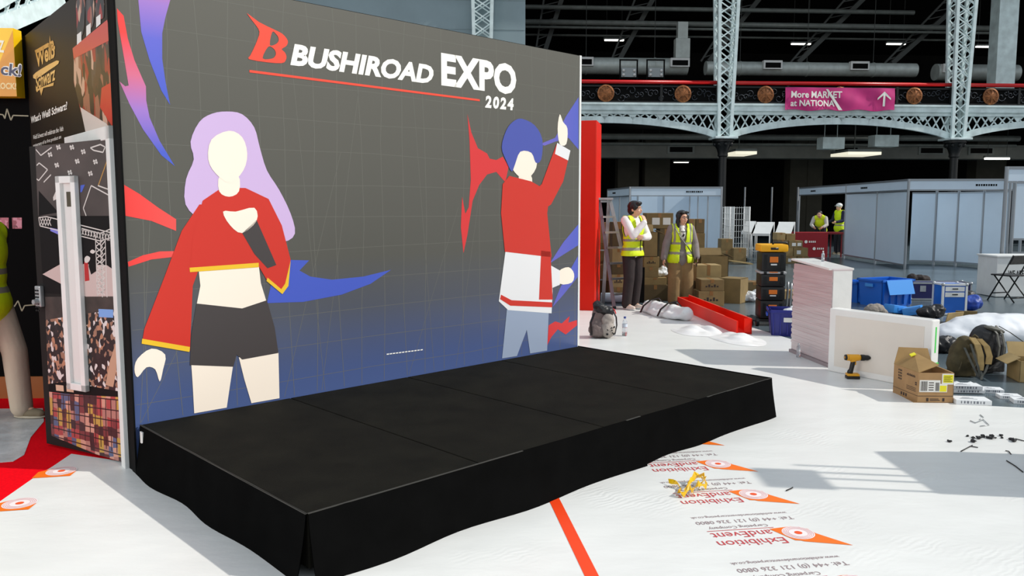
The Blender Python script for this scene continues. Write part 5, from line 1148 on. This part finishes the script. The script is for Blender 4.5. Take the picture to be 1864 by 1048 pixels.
flatbox('flat white box in the middle of the row going right', 1803, 713, .0, .18, .12, .035, R(-14))
flatbox('flat white box near the end of the row going right', 1836, 724, .0, .17, .11, .03, R(-12))
flatbox('flat white box cut by the right picture edge', 1866, 733, .0, .2, .12, .035, R(-16))

# ================================================================== LADDER, FALLEN PANEL, FILM BUNDLES
ld = thing('step_ladder', 'aluminium step ladder leaning open beside the red wall', 'ladder', (1.63, 12.75, .004))
def rail(p, q, n='side_rail', m=m_alu): b = MB(); b.bar(p, q, .03, .055, (1, 0, 0)); b.build(n, m, ld)
fl0, fl1_, fr0, fr1_ = (-.0, 0, 0), (-.24, .2, 1.73), (.36, .2, 0), (-.06, .26, 1.73)
m_ldd = mat('mauve_aluminium', rgb(128, 110, 116), .4, .5)
rail(fl0, fl1_, m=m_ldd); rail(fr0, fr1_)
for k in range(7):
    a = .13+k*.142; p = Vector(fl0).lerp(Vector(fl1_), a); q = Vector(fr0).lerp(Vector(fr1_), a); b = MB(); b.bar(p, q, .03, .085, (0, 1, 0)); b.build('step', m_alu, ld)
b = MB(); b.box((-.15, .25, 1.74), (.26, .2, .035), None, .005); b.build('top_cap', m_alu, ld)
rail((-.46, .62, 0), (-.26, .3, 1.7), 'rear_leg'); rail((-.1, .72, 0), (-.07, .34, 1.7), 'rear_leg')
b = MB(); b.bar((-.44, .6, .4), (-.12, .7, .4), .02, .02); b.bar((-.38, .5, .9), (-.1, .6, .9), .02, .02); b.build('brace', m_alu, ld)
for p in (fl0, fr0): b = MB(); b.box((p[0], p[1], .02), (.05, .07, .04), None, .006); b.build('foot', m_iron, ld)

fp_ = Vector((2.76, 12.9, .006)); fq = Vector((2.95, 10.15, .006)); fv = fq-fp_; fl_ = thing('red_trough', 'long red laminate trough panel lying on the floor by the woman', 'panel', fp_, math.atan2(fv.y, fv.x))
L_ = fv.length; b = MB(); b.span((0, -.09, 0), (L_, .09, .02)); b.span((0, -.1, 0), (L_, -.08, .17)); b.span((0, .08, 0), (L_, .1, .2)); b.span((L_-.02, -.0, 0), (L_, .1, .2)); b.span((0, -.1, 0), (.02, .1, .17)); b.build('panel', m_red, fl_)
b = MB(); b.span((0, -.1, .17), (L_-.5, -.08, .173)); b.span((0, .08, .2), (L_, .1, .203)); b.build('edge_band', mat('pale_red_edge', rgb(232, 90, 70), .4), fl_)
m_wf = mat('bundled_white_film', rgb(238, 236, 234), .35, noise=.04, nscale=4, bump=.3, bscale=10)
wb = thing('film_bundle', 'white film bundle with black straps lying along the red trough', 'film', (2.3, 11.8, .006), R(-66))
blob('roll', [('c', (-.5, 0, .1), (.45, 0, .09), .1, .1), ('e', (0, -.06, .05), (.5, .13, .07)), ('e', (-.45, 0, .05), (.25, .1, .06))], m_wf, wb, .02, 3, None, 0, .05, .15)
for x in (-.35, .1): b = MB(); b.ribbon([(x-.02, -.24, .03), (x, -.2, .13), (x, -.08, .21), (x, .08, .235), (x, .16, .15)], (.03, .0, 0), .012); b.build('black_strap', m_bk, wb)
def drape(name, label, pts, h, seed, cat='film', m=m_wf):
    """crumpled sheet lying on the floor inside an outline"""
    rr = random.Random(seed); b = MB(); N = 26; c = Vector((sum(p[0] for p in pts)/len(pts), sum(p[1] for p in pts)/len(pts))); ring_ = smoothloop(pts, 10)
    rows = []; K = 10
    for j in range(K+1):
        s = j/K; row = []
        for i, q in enumerate(ring_):
            q = c.lerp(Vector(q), s); z = h*(1-s**2)*(.35+.65*abs(math.sin(q.x*9+seed)*math.cos(q.y*7-seed)+.4*math.sin(q.x*23+q.y*17)))
            row.append(b.bm.verts.new((q.x-c.x, q.y-c.y, z+.002)))
        rows.append(row)
    M_ = len(ring_)
    for j in range(K):
        for i in range(M_):
            b.bm.faces.new((rows[j][i], rows[j][(i+1) % M_], rows[j+1][(i+1) % M_], rows[j+1][i]))
    return tag(b.build(name, m, None, True, (c.x, c.y, .006)), label, cat)
drape('film_sheet', 'crumpled white film sheet beside the red trough', [(2.42, 10.72), (2.66, 10.75), (2.76, 10.4), (2.6, 9.98), (2.2, 10.05), (2.1, 10.55)], .09, 3)
drape('film_sheet', 'crumpled white film sheet at the near end of the red trough', [(2.45, 9.95), (2.75, 10.2), (3.05, 9.7), (2.9, 9.25), (2.6, 9.4)], .08, 8)

# ================================================================== FURNITURE FAR RIGHT AND FAR BACK
tb = thing('counter_table', 'white fronted counter with black lettering behind the folding chair', 'table', (D(1814, 500, 14.4).x, 14.4, 0))
b = MB(); b.span((0, 0, .01), (1.6, .6, .72), .006); b.build('front', m_white, tb); b = MB(); b.span((-.02, -.02, .72), (1.62, .62, .75), .004); b.build('top', m_white, tb)
xa = D(1835, 497, 14.4).x-D(1814, 500, 14.4).x; za, zc = D(1840, 503, 14.4).z, D(1840, 492, 14.4).z
placed('lettering', text2d('WE ARE', .02), lambda x, y: (xa+x*.28, -.004, za+y*(zc-za)), m_black, tb)
fc = thing('folding_chair', 'black folding chair in front of the white counter', 'chair', (D(1846, 540, 13.7).x, 13.85, 0), R(200))
for s_ in (-1, 1):
    b = MB(); b.tube([(s_*.2, -.24, 0), (s_*.2, .02, .45), (s_*.2, .2, .8)], .012, 8); b.build('front_leg', m_iron, fc, True)
    b = MB(); b.tube([(s_*.17, .24, 0), (s_*.17, -.16, .44)], .012, 8); b.build('rear_leg', m_iron, fc, True)
b = MB(); b.box((0, -.02, .45), (.4, .38, .025), None, .01); b.build('seat', m_bk, fc); b = MB(); b.box((0, .17, .72), (.4, .02, .17), Matrix.Rotation(R(-27), 3, 'X'), .006); b.build('backrest', m_bk, fc)
b = MB(); b.tube([(-.2, -.16, .13), (.2, -.16, .13)], .01, 8); b.tube([(-.17, .18, .07), (.17, .18, .07)], .01, 8); b.build('stretcher', m_iron, fc, True)
def desk_item(): pass
rc = thing('red_counter', 'red clothed counter with white marks left of the large shell stand', 'table', (D(1447, 450, 25.9).x, 25.9, 0))
b = MB(); b.span((0, 0, 0), (1.05, .6, .8), .01); b.build('cloth_front', mat('dark_red_cloth', rgb(150, 14, 30), .6), rc)
b = MB(); b.span((1.05, 0, .74), (1.58, .6, .8)); b.span((1.15, .05, 0), (1.18, .1, .74)); b.span((1.5, .05, 0), (1.53, .1, .74)); b.build('open_end', mat('dark_red_wood', rgb(120, 14, 26), .5), rc)
b = MB()
for x, z_ in ((.35, .5), (.62, .28)):
    b.cyl((x, -.002, z_), (x, .001, z_), .05, None, 12)
    for k in range(4): b.box((x+.11+k*.06, -.001, z_), (.035, .003, .06))
b.build('white_marks', m_print, rc)
def roll_cage(label, px, Y, w_):
    th = thing('roll_cage', label, 'roll cage', (D(px, 420, Y).x, Y, 0), 0, 'white wire roll cages'); h_ = 1.62
    for x in (-w_/2, w_/2):
        for y in (-.3, .3): b = MB(); b.cyl((x, y, .1), (x, y, h_), .018, None, 8); b.build('post', m_white, th, True)
    for nm, f in (('back_mesh', lambda u_, z_: (-w_/2+w_*u_, .3, z_)), ('side_mesh', lambda u_, z_: (-w_/2, -.3+.6*u_, z_)), ('side_mesh', lambda u_, z_: (w_/2, -.3+.6*u_, z_))):
        b = MB()
        for k in range(9): b.bar(f(k/8, .12), f(k/8, h_), .012, .012)
        for k in range(9): b.bar(f(0, .15+k*.18), f(1, .15+k*.18), .012, .012)
        b.build(nm, m_white, th)
    b = MB(); b.span((-w_/2, -.3, .1), (w_/2, .3, .14)); b.build('base', m_alu, th)
    for x in (-w_/2+.05, w_/2-.05): b = MB(); b.cyl((x-.02, -.25, .05), (x+.02, -.25, .05), .05, None, 10); b.cyl((x-.02, .25, .05), (x+.02, .25, .05), .05, None, 10); b.build('castor', m_iron, th, 40)
roll_cage('white wire roll cage, nearer and wider one, behind the far carton heap', 1341, 24.3, .58)
roll_cage('white wire roll cage half hidden beside the centre stand corner', 1319, 26.9, .45)
def rack(label, px, Y, w_, rz=R(-20)):
    th = thing('slanted_rack', label, 'rack', (D(px, 430, Y).x, Y, 0), rz, 'white slanted display racks')
    b = MB(); b.poly([(-w_/2, -.3, .78), (w_/2, -.3, .78), (w_/2, .3, 1.16), (-w_/2, .3, 1.16)]); b.poly([(-w_/2, -.3, .76), (w_/2, -.3, .76), (w_/2, .3, 1.14), (-w_/2, .3, 1.14)]); b.span((-w_/2, -.32, .76), (w_/2, -.3, .83)); b.build('shelf', m_white, th)
    for x in (-w_/2, w_/2):
        b = MB(); b.cyl((x, -.28, 0), (x, -.28, .78), .016, None, 8); b.cyl((x, .28, 0), (x, .28, 1.16), .016, None, 8); b.build('leg', m_white, th, True)
    b = MB(); b.cyl((-w_/2, -.28, .3), (w_/2, -.28, .3), .012, None, 8); b.cyl((-w_/2, .28, .3), (w_/2, .28, .3), .012, None, 8); b.build('cross_rail', m_white, th, True)
rack('white slanted display rack, left one, near the roll cage', 1362, 25.6, .3, R(-30))
rack('white slanted display rack, middle and widest in view', 1389, 24.2, .5, R(-30))
rack('white slanted display rack, right one above the labelled cartons', 1428, 24.4, .46, R(-30))

# ================================================================== LITTER ON THE FILM
rr = random.Random(9); m_crumb = mat('black_scrap', rgb(24, 24, 26), .6)
pts = [(1728, 806), (1761, 796), (1771, 799), (1781, 800), (1790, 797), (1798, 799), (1806, 796), (1812, 799), (1822, 795), (1824, 799), (1840, 802), (1845, 805), (1771, 806), (1787, 798), (1803, 800)]
for i, (x, y) in enumerate(pts):
    p = G(x, y); m = MB(); s = .008+rr.random()*.012; m.ball((0, 0, s*.5), (s*1.3, s, s*.55), 6)
    for v in m.bm.verts: v.co *= .7+rr.random()*.6
    tag(m.build('black_scrap', m_crumb, None, None, (p.x, p.y, .007), rr.random()*3), 'small black scrap in the scatter on the film at right', 'scrap', 'scattered black scraps')
for q, lb in (([(1749, 824), (1762, 817), (1770, 813)], 'thin bent wire offcut just below the black scraps'), ([(1768, 815), (1780, 817)], 'short flat offcut below the black scraps'), ([(1830, 823), (1836, 824), (1840, 829)], 'small bent wire offcut right below the black scraps'), ([(1832, 841), (1848, 851), (1862, 862)], 'long dark cable tie at the right picture edge'), ([(1848, 801), (1864, 805)], 'dark flat strip at the right picture edge by the scraps'), ([(1431, 896), (1440, 892), (1443, 890)], 'single small screw on the film right of the yellow tape'), ([(1766, 768), (1775, 772), (1790, 766), (1800, 776), (1784, 778)], 'thin pale curl of wire above the black scraps'), ([(1784, 757), (1790, 762), (1783, 766)], 'small pale curl above the black scraps')):
    P_ = [G(*k)+Vector((0, 0, .011)) for k in q]; o = P_[0].copy(); m = MB(); m.tube([p-o for p in P_], .0035, 6)
    tag(m.build('wire_offcut', m_alu if 'pale' in lb else m_crumb, None, True, o), lb, 'offcut')
yt = thing('tape_tangle', 'crumpled yellow tape tangle lying on the printed film', 'tape', G(1250, 900)+Vector((0, 0, .006))); m_yt = mat('crumpled_yellow_tape', rgb(232, 184, 22), .3, noise=.2, nscale=20)
g0 = G(1250, 900)
for zzp in ([(1217, 883, .02), (1232, 889, .03), (1240, 896, .015), (1234, 905, .03), (1246, 908, .02), (1255, 903, .05), (1262, 905, .02)], [(1246, 906, .03), (1258, 893, .06), (1268, 884, .05), (1280, 886, .07), (1286, 893, .02), (1270, 897, .05), (1258, 902, .02)], [(1252, 890, .02), (1265, 881, .06), (1278, 881, .03), (1284, 890, .06), (1272, 893, .02)]):
    P_ = []
    for x, y, z in zzp:
        p = G(x, y)-g0; P_.append((p.x, p.y, z))
    m = MB(); n_ = len(P_); m.ribbon([tuple(Vector(a).lerp(Vector(b_), t)) for a, b_ in zip(P_, P_[1:]) for t in (0, .5)]+[P_[-1]], [(.012*math.sin(i), .03*math.cos(i*.9), .03*math.sin(i*1.7+.6)) for i in range(2*(n_-1)+1)], .002); m.build('tape_loop', m_yt, yt)

# unseen trolley added past the right edge, shaped for its shade on the film
tr_ = thing('shade_trolley', 'unseen platform trolley added past the right picture edge to shade the film', 'trolley', (3.85, 4.62, .006))
b = MB(); b.span((-.3, -.45, .12), (.5, .5, .16), .01); b.build('platform', m_iron, tr_)
for y in (-.36, -.2, -.09, .04): b = MB(); b.cyl((-.0, y, .16), (-.0, y, 1.75), .014, None, 8); b.build('handle_bar', m_alu, tr_, True)
b = MB(); b.span((-.01, -.4, 1.68), (.01, -.05, 2.0), .003); b.build('shade_panel', m_white, tr_)
b = MB(); b.span((-.1, -.38, .16), (.4, .42, 1.15), .02); b.build('black_load', m_black, tr_)
for x in (-.22, .42):
    for y in (-.38, .42): b = MB(); b.cyl((x, y-.02, .06), (x, y+.02, .06), .06, None, 14); b.build('castor', m_iron, tr_, 40)

# ================================================================== PEOPLE
m_sk = mat('skin', rgb(226, 176, 146), .55, noise=.06, nscale=20); m_hair = mat('black_hair', rgb(18, 14, 14), .4, bump=.5, bscale=90, stretch=(1, 1, .15))
m_eye = mat('eye_white', rgb(240, 240, 238), .3); m_iris = mat('dark_iris', rgb(24, 16, 12), .2); m_lip = mat('lip', rgb(186, 96, 90), .5)
m_hv = mat('yellow_hi_vis', rgb(222, 246, 14), .6, noise=.08, nscale=9, bump=.4, bscale=25); m_rf = mat('grey_reflective_band', rgb(150, 146, 132), .4)
def hand(wr, d, nrm, s=1.0, curl=.4, side=1):
    """palm and five unequal fingers; d runs wrist to knuckles, nrm leaves the palm, side puts the thumb"""
    wr = Vector(wr); d = Vector(d).normalized(); nrm = Vector(nrm); nrm = (nrm-d*nrm.dot(d)).normalized(); x = d.cross(nrm)*side; o = []
    k = wr+d*.085*s
    for i in range(4):
        off = (i-1.5)*.021*s; o.append(('c', tuple(wr+d*.015*s+x*off*.55), tuple(k+x*off), .015*s, .011*s))
        L = (.068, .078, .072, .056)[i]*s; a = k+x*off; b_ = a+(d*math.cos(curl*.6)+nrm*math.sin(curl*.6))*L*.55; c_ = b_+(d*math.cos(curl*1.8)+nrm*math.sin(curl*1.8))*L*.5
        o += [('c', tuple(a), tuple(b_), .0098*s, .009*s), ('c', tuple(b_), tuple(c_), .009*s, .0075*s)]
    t0 = wr+d*.025*s-x*.028*s; t1 = t0+(d*.7-x*.6+nrm*.3).normalized()*.04*s; t2 = t1+(d*.9-x*.1+nrm*.35).normalized()*.034*s
    o += [('c', tuple(t0), tuple(t1), .014*s, .0105*s), ('c', tuple(t1), tuple(t2), .0105*s, .008*s)]
    return o
def head_shapes(c, rot, s=1.0):
    c = Vector(c); T_ = lambda v: tuple(c+rot @ (Vector(v)*s)); e = lambda v, r: ('e', T_(v), tuple(q*s for q in r), rot)
    return [e((0, .012, .025), (.074, .094, .095)), e((0, -.022, -.035), (.058, .068, .075)), e((0, -.05, -.085), (.03, .028, .025)), ('c', T_((0, -.088, .005)), T_((0, -.106, -.03)), .008*s, .013*s), e((0, -.082, .026), (.05, .016, .012)), e((-.078, .01, -.012), (.012, .022, .03)), e((.078, .01, -.012), (.012, .022, .03)), e((-.034, -.066, -.03), (.022, .02, .02)), e((.034, -.066, -.03), (.022, .02, .02)), e((0, -.09, -.06), (.022, .01, .008))]
def face(c, rot, th, s=1.0, smile=0):
    c = Vector(c); T_ = lambda v: c+rot @ (Vector(v)*s)
    for sx_ in (-1, 1):
        m = MB(); m.ball(T_((sx_*.03, -.081, .004)), (.0135*s, .009*s, .0075*s), 10, rot); e = m.build('eye', m_eye, th, True)
        m = MB(); m.ball(T_((sx_*.03, -.0885, .004)), (.0062*s, .003*s, .0062*s), 10, rot); m.build('iris', m_iris, e, True)
        m = MB(); m.box(T_((sx_*.031, -.0945, .026)), (.032*s, .006*s, .006*s), rot @ Matrix.Rotation(sx_*R(6), 3, 'Y'), .002); m.build('eyebrow', m_hair, th)
    m = MB(); m.ball(T_((0, -.0985, -.06)), (.02*s, .005*s, .006*s), 10, rot); m.build('mouth', m_lip, th, True)
def cut(o, pred):
    bm = bmesh.new(); bm.from_mesh(o.data); bmesh.ops.delete(bm, geom=[f for f in bm.faces if pred(f.calc_center_median())], context='FACES'); bm.to_mesh(o.data); bm.free()
    m = o.modifiers.new('thickness', 'SOLIDIFY'); m.thickness = .008; m.offset = 0
def bands(o, fn):
    for p in o.data.polygons: p.material_index = fn(p.center)
def rotz(a, b_=0): return (Matrix.Rotation(a, 3, 'Z') @ Matrix.Rotation(b_, 3, 'X'))
def torso(J, k=1.0, g=0.0):
    p, c = Vector(J['pelvis']), Vector(J['chest']); mid = (p+c)/2; w_ = J.get('w', 1)*k
    return [('e', tuple(p), (.165*w_+g, .115*w_+g, .13+g)), ('e', tuple(mid), (.15*w_+g, .105*w_+g, .19+g)), ('e', tuple(c), (.17*w_+g, .115*w_+g, .2+g)), ('c', J['shR'], J['shL'], .062*w_+g, .062*w_+g)]
def legs(J, g=0.0, wide=1.0):
    o = []
    for s in 'RL':
        o += [('c', J['hip'+s], J['kn'+s], .088+g, .06*wide+g), ('c', J['kn'+s], J['an'+s], .06*wide+g, .045*wide+g*1.4)]
    return o
def arms(J, g=0.0, frac=1.0):
    o = []
    for s in 'RL':
        e, w_ = Vector(J['el'+s]), Vector(J['wr'+s])
        o += [('c', J['sh'+s], J['el'+s], .055+g, .042+g), ('c', J['el'+s], tuple(e.lerp(w_, frac)), .042+g, .03+g)]
    return o
def body(J, th, hs=1.0, rot=None, extra=(), v=.0085):
    h = Vector(J['head'])
    sh = torso(J, .9)+legs(J, -.012)+arms(J, -.008)+head_shapes(h, rot, hs)+[('c', tuple((Vector(J['shR'])+Vector(J['shL']))/2), tuple(h+Vector((0, .01, -.05))), .06, .052)]+list(extra)
    for s in 'RL': sh.append(('c', J['an'+s], tuple(Vector(J['an'+s])+Vector((0, -.1, -.04))), .035, .03))
    return blob('body', sh, m_sk, th, v, 3)
def shoe(J, s, th, m, ms, dx=0):
    a = Vector(J['an'+s]); z = .006
    o = blob('shoe', [('e', (a.x, a.y-.01, .055), (.045, .06, .045)), ('c', (a.x, a.y-.02, .05), (a.x+dx, a.y-.15, .035), .042, .034), ('e', (a.x+dx*.6, a.y-.07, .04), (.045, .12, .036))], m, th, .009, 4)
    b = MB(); b.ball((a.x+dx*.5, a.y-.065, .014), (.05, .135, .014), 14); b.build('sole', ms, o, True); return o

# ---- the man with his hand at his mouth
J = dict(pelvis=(0, 0, .93), chest=(0, -.01, 1.27), shR=(-.17, 0, 1.4), shL=(.17, 0, 1.4), elR=(-.2, -.2, 1.17), wrR=(-.03, -.28, 1.38), elL=(.2, -.14, 1.14), wrL=(-.02, -.24, 1.14), head=(0, -.045, 1.575), hipR=(-.085, 0, .9), hipL=(.085, 0, .9), knR=(-.1, -.03, .5), knL=(.09, -.02, .5), anR=(-.12, .0, .085), anL=(.08, .02, .085))
man = thing('person', 'standing person in white shirt and yellow vest, hand raised to mouth, by the ladder', 'person', (1.9, 12.72, .006), R(38))
hr = rotz(R(22), R(-4)); h = J['head']
body(J, man, 1.0, hr, hand(J['wrR'], (.12, .35, .6), (0, .6, -.5), .95, .5, 1)+hand(J['wrL'], (-1, -.1, .1), (0, .5, .2), .95, .4, -1))
face(h, hr, man)
m_ws = mat('white_sweatshirt', rgb(238, 234, 232), .8, noise=.05, nscale=9, bump=.5, bscale=22)
shirt = blob('shirt', torso(J, 1.0, .006)+arms(J, .018, .93), m_ws, man, .01, 4)
blob('trousers', legs(J, .018, 1.15)+[('e', (0, 0, .93), (.172, .125, .1))], mat('dark_brown_trousers', rgb(44, 34, 34), .85, noise=.2, nscale=10, bump=.5, bscale=20), man, .011, 4)
v = blob('hi_vis_vest', torso(J, 1.0, .026)+[('e', (0, 0, .86), (.205, .158, .15))], m_hv, man, .012, 4); v.data.materials.append(m_rf)
cut(v, lambda c: c.z < .845 or c.z > 1.475 or (abs(c.x) > .165 and c.z > 1.15) or (abs(c.x) < .07 and c.y < 0 and c.z > 1.3) or (abs(c.x) < .075 and c.z > 1.42)); bands(v, lambda c: 1 if (.93 < c.z < .975 or 1.07 < c.z < 1.115) else 0)
b = MB(); b.box((.03, -.142, .99), (.012, .006, .26)); b.build('vest_zip', m_bk, man)
pr = MB(); rr = random.Random(2)
for k in range(7): pr.box((-.12+k*.015, -.262-.002*k, 1.24+.012*k), (.012, .008, .02), Matrix.Rotation(rr.random(), 3, 'Y'))
pr.build('blue_print', mat('blue_shirt_print', rgb(70, 100, 170), .7), man)
hm = blob('hair', [('e', tuple(Vector(h)+hr @ Vector((0, .02, .045))), (.088, .104, .092), hr), ('e', tuple(Vector(h)+hr @ Vector((0, .05, -.01))), (.08, .075, .085), hr), ('e', tuple(Vector(h)+hr @ Vector((.0, -.07, .085))), (.07, .04, .032), hr), ('e', tuple(Vector(h)+hr @ Vector((-.07, -.01, .03))), (.022, .05, .055), hr), ('e', tuple(Vector(h)+hr @ Vector((.07, -.01, .03))), (.022, .05, .055), hr)], m_hair, man, .009, 3, None, 0, .012, .03)
for s in 'RL': shoe(J, s, man, mat('pale_sneaker', rgb(226, 206, 192), .6), m_white)

# ---- the woman in the grey hoodie
J = dict(pelvis=(0, 0, .84), chest=(0, 0, 1.13), shR=(-.15, 0, 1.25), shL=(.15, 0, 1.25), elR=(-.24, .0, 1.0), wrR=(-.29, -.04, .77), elL=(.235, .0, 1.0), wrL=(.24, -.1, .79), head=(.015, -.03, 1.43), hipR=(-.085, 0, .8), hipL=(.085, 0, .8), knR=(-.1, -.03, .45), knL=(.11, -.02, .45), anR=(-.1, 0, .08), anL=(.12, .02, .08), w=.95)
wo_ = thing('person', 'standing person in grey hoodie, open yellow vest and khaki trousers beside the cartons', 'person', (2.77, 13.25, .006), R(4))
hr = rotz(R(16), R(-3)); h = J['head']
body(J, wo_, .95, hr, hand(J['wrR'], (-.1, -.15, -1), (.5, 0, 0), .9, .5, -1)+hand(J['wrL'], (.02, -.3, -.9), (-.8, .0, 0), .9, .9, 1))
face(h, hr, wo_, .95)
m_hd = mat('grey_hoodie', rgb(140, 130, 128), .9, noise=.12, nscale=12, bump=.5, bscale=25)
hd = blob('hoodie', torso(J, 1.05, .012)+arms(J, .024, .95)+[('e', (0, 0, .74), (.18, .125, .12)), ('e', (0, .05, 1.3), (.11, .09, .06))], m_hd, wo_, .01, 4)
tw = blob('t_shirt', [('e', (0, -.03, 1.16), (.07, .118, .13)), ('e', (0, -.03, 1.27), (.065, .07, .05))], mat('white_tee', rgb(232, 228, 222), .8), wo_, .009, 3)
b = MB()
for k in range(5): b.box((-.035+k*.018, -.148+.001*abs(k-2), 1.21), (.012, .006, .018))
b.box((.0, -.148, 1.15), (.03, .008, .05), Matrix.Rotation(.5, 3, 'Y')); b.build('shirt_print', m_bk, wo_)
vw = blob('hi_vis_vest', torso(J, 1.05, .03)+[('e', (0, 0, .76), (.22, .175, .16))], m_hv, wo_, .012, 4); vw.data.materials.append(m_rf)
cut(vw, lambda c: c.z < .7 or c.z > 1.335 or (abs(c.x) > .165 and c.z > 1.0) or (c.y < 0 and abs(c.x) < .045+max(0, c.z-1.05)*.12+max(0, .95-c.z)*.12)); bands(vw, lambda c: 1 if (.84 < c.z < .88 or 1.0 < c.z < 1.04 or (abs(abs(c.x)-.13) < .016 and c.z > 1.04)) else 0)
blob('trousers', legs(J, .03, 1.3)+[('e', (0, 0, .82), (.17, .12, .1))], mat('khaki_trousers', rgb(146, 118, 78), .9, noise=.15, nscale=8, bump=.6, bscale=16), wo_, .012, 4)
b = MB(); b.ribbon([(-.12, -.1, 1.27), (-.05, -.16, 1.12), (.06, -.172, .98), (.16, -.14, .84), (.2, -.05, .77)], (.012, .012, .012), .005); b.build('bag_strap', m_bk, wo_)
rt = lambda v_: tuple(Vector(h)+hr @ Vector(v_))
hw_ = blob('hair', [('e', rt((0, .034, .04)), (.092, .102, .092), hr), ('e', rt((0, .06, -.06)), (.09, .066, .1), hr), ('c', rt((-.088, -.005, .03)), rt((-.096, -.005, -.14)), .028, .026), ('c', rt((.088, .0, .03)), rt((.096, .0, -.14)), .026, .024), ('e', rt((.03, -.06, .09)), (.06, .03, .022), hr), ('e', rt((-.04, -.06, .085)), (.04, .032, .025), hr)], m_hair, wo_, .009, 3, None, 0, .008, .03)
b = MB()
for sx_ in (-1, 1): b.tube([rt((sx_*.032+.022*math.cos(a*.524), -.098, .003+.017*math.sin(a*.524))) for a in range(12)], .002, 6, True); b.tube([rt((sx_*.054, -.096, .006)), rt((sx_*.08, .0, .006))], .002, 6)
b.tube([rt((-.01, -.1, .006)), rt((.01, -.1, .006))], .002, 6); b.build('glasses', m_bk, wo_, True)
for s in 'RL': shoe(J, s, wo_, m_bk, m_iron)
ph = Vector((2.77, 13.25, .006))+Matrix.Rotation(R(4), 3, 'Z') @ Vector((.225, -.15, .72))
b = MB(); b.box((0, 0, 0), (.012, .075, .14), Matrix.Rotation(R(18), 3, 'X'), .004); tag(b.build('mobile_phone', mat('phone_black', rgb(28, 26, 40), .2), None, None, ph), 'dark phone held in the lowered hand of the person in grey hoodie', 'phone')

# ---- simple far workers
def worker(label, loc, rz, J, hat, shirt_c, hrot=0, vest=True, trc=(30, 30, 40), hairc=None, hi=True):
    th = thing('person', label, 'person', loc, rz); hr = rotz(hrot); h = J['head']
    ex = hand(J['wrR'], Vector(J['wrR'])-Vector(J['elR']), (.5, 0, .1), .95, .4, -1)+hand(J['wrL'], Vector(J['wrL'])-Vector(J['elL']), (-.5, 0, .1), .95, .4, 1)
    body(J, th, 1.0, hr, ex, .01); face(h, hr, th)
    blob('shirt', torso(J, 1.0, .008)+arms(J, .016, .92), mat('shirt_%d_%d_%d' % shirt_c, rgb(*shirt_c), .85), th, .013, 3).name = 'shirt'
    blob('trousers', legs(J, .02, 1.15)+[('e', J['pelvis'], (.17, .125, .1))], mat('trousers_%d_%d_%d' % trc, rgb(*trc), .85, bump=.4, bscale=18), th, .013, 3)
    v = blob('hi_vis_vest', torso(J, 1.0, .024)+[('e', tuple(Vector(J['pelvis'])+Vector((0, 0, -.06))), (.2, .155, .16))], m_hv, th, .014, 3); v.data.materials.append(m_rf); p = Vector(J['pelvis']); ax = (Vector(J['chest'])-p).normalized()
    cut(v, lambda c: (c-p).dot(ax) < -.2 or (c-p).dot(ax) > .56 or (abs(c.x-p.x) > .165 and (c-p).dot(ax) > .22)); bands(v, lambda c: 1 if (.02 < (c-p).dot(ax) < .07 or .16 < (c-p).dot(ax) < .21) else 0)
    if hat:
        b = MB(); b.ball(tuple(Vector(h)+Vector((0, .01, .06))), (.1, .115, .085), 14); b.box(tuple(Vector(h)+hr @ Vector((0, -.1, .045))), (.13, .06, .012), hr, .004); b.build('hard_hat', m_white, th, True)
    else:
        blob('hair', [('e', tuple(Vector(h)+hr @ Vector((0, .025, .045))), (.085, .1, .09), hr), ('e', tuple(Vector(h)+hr @ Vector((0, .05, -.01))), (.078, .07, .08), hr)], m_hair, th, .01, 3)
    for s in 'RL': shoe(J, s, th, mat('worn_shoe', rgb(120, 108, 86), .8), mat('pale_sole', rgb(190, 180, 160), .7))
    return th
JS = dict(pelvis=(0, 0, .95), chest=(0, 0, 1.29), shR=(-.18, 0, 1.42), shL=(.18, 0, 1.42), elR=(-.24, -.08, 1.15), wrR=(-.2, -.3, 1.1), elL=(.24, -.08, 1.15), wrL=(.2, -.3, 1.1), head=(0, -.04, 1.6), hipR=(-.09, 0, .92), hipL=(.09, 0, .92), knR=(-.1, 0, .5), knL=(.1, 0, .5), anR=(-.11, .02, .085), anL=(.11, .02, .085))
worker('far worker in white hard hat and yellow vest beside the shell stand post', (D(1528, 400, 27.5).x, 27.5, 0), R(-70), JS, True, (28, 28, 60))
JB = dict(JS); JB.update(pelvis=(0, .1, .9), chest=(0, -.1, 1.15), shR=(-.18, -.16, 1.24), shL=(.18, -.16, 1.24), elR=(-.24, -.3, 1.02), wrR=(-.15, -.45, .95), elL=(.24, -.3, 1.02), wrL=(.15, -.45, .95), head=(0, -.28, 1.36))
worker('far worker in yellow vest bending over the red counter', (D(1494, 400, 27.0).x, 27.0, 0), R(-30), JB, False, (190, 186, 180))
JL = dict(JS); JL.update(hipR=(-.09, 0, .92), knR=(-.06, .06, .5), anR=(-.06, .22, .1), knL=(.1, -.13, .52), anL=(.1, -.16, .085))
JL.update(elR=(-.24, .05, 1.14), wrR=(-.26, .02, .86), elL=(.24, .08, 1.14), wrL=(.26, .06, .86))
worker('partly seen person in yellow vest and beige trousers stepping out of the left edge', (-3.94, 6.0, .004), R(84), JL, False, (60, 60, 60), trc=(196, 180, 160))
bpy.data.scenes.remove(WORK)
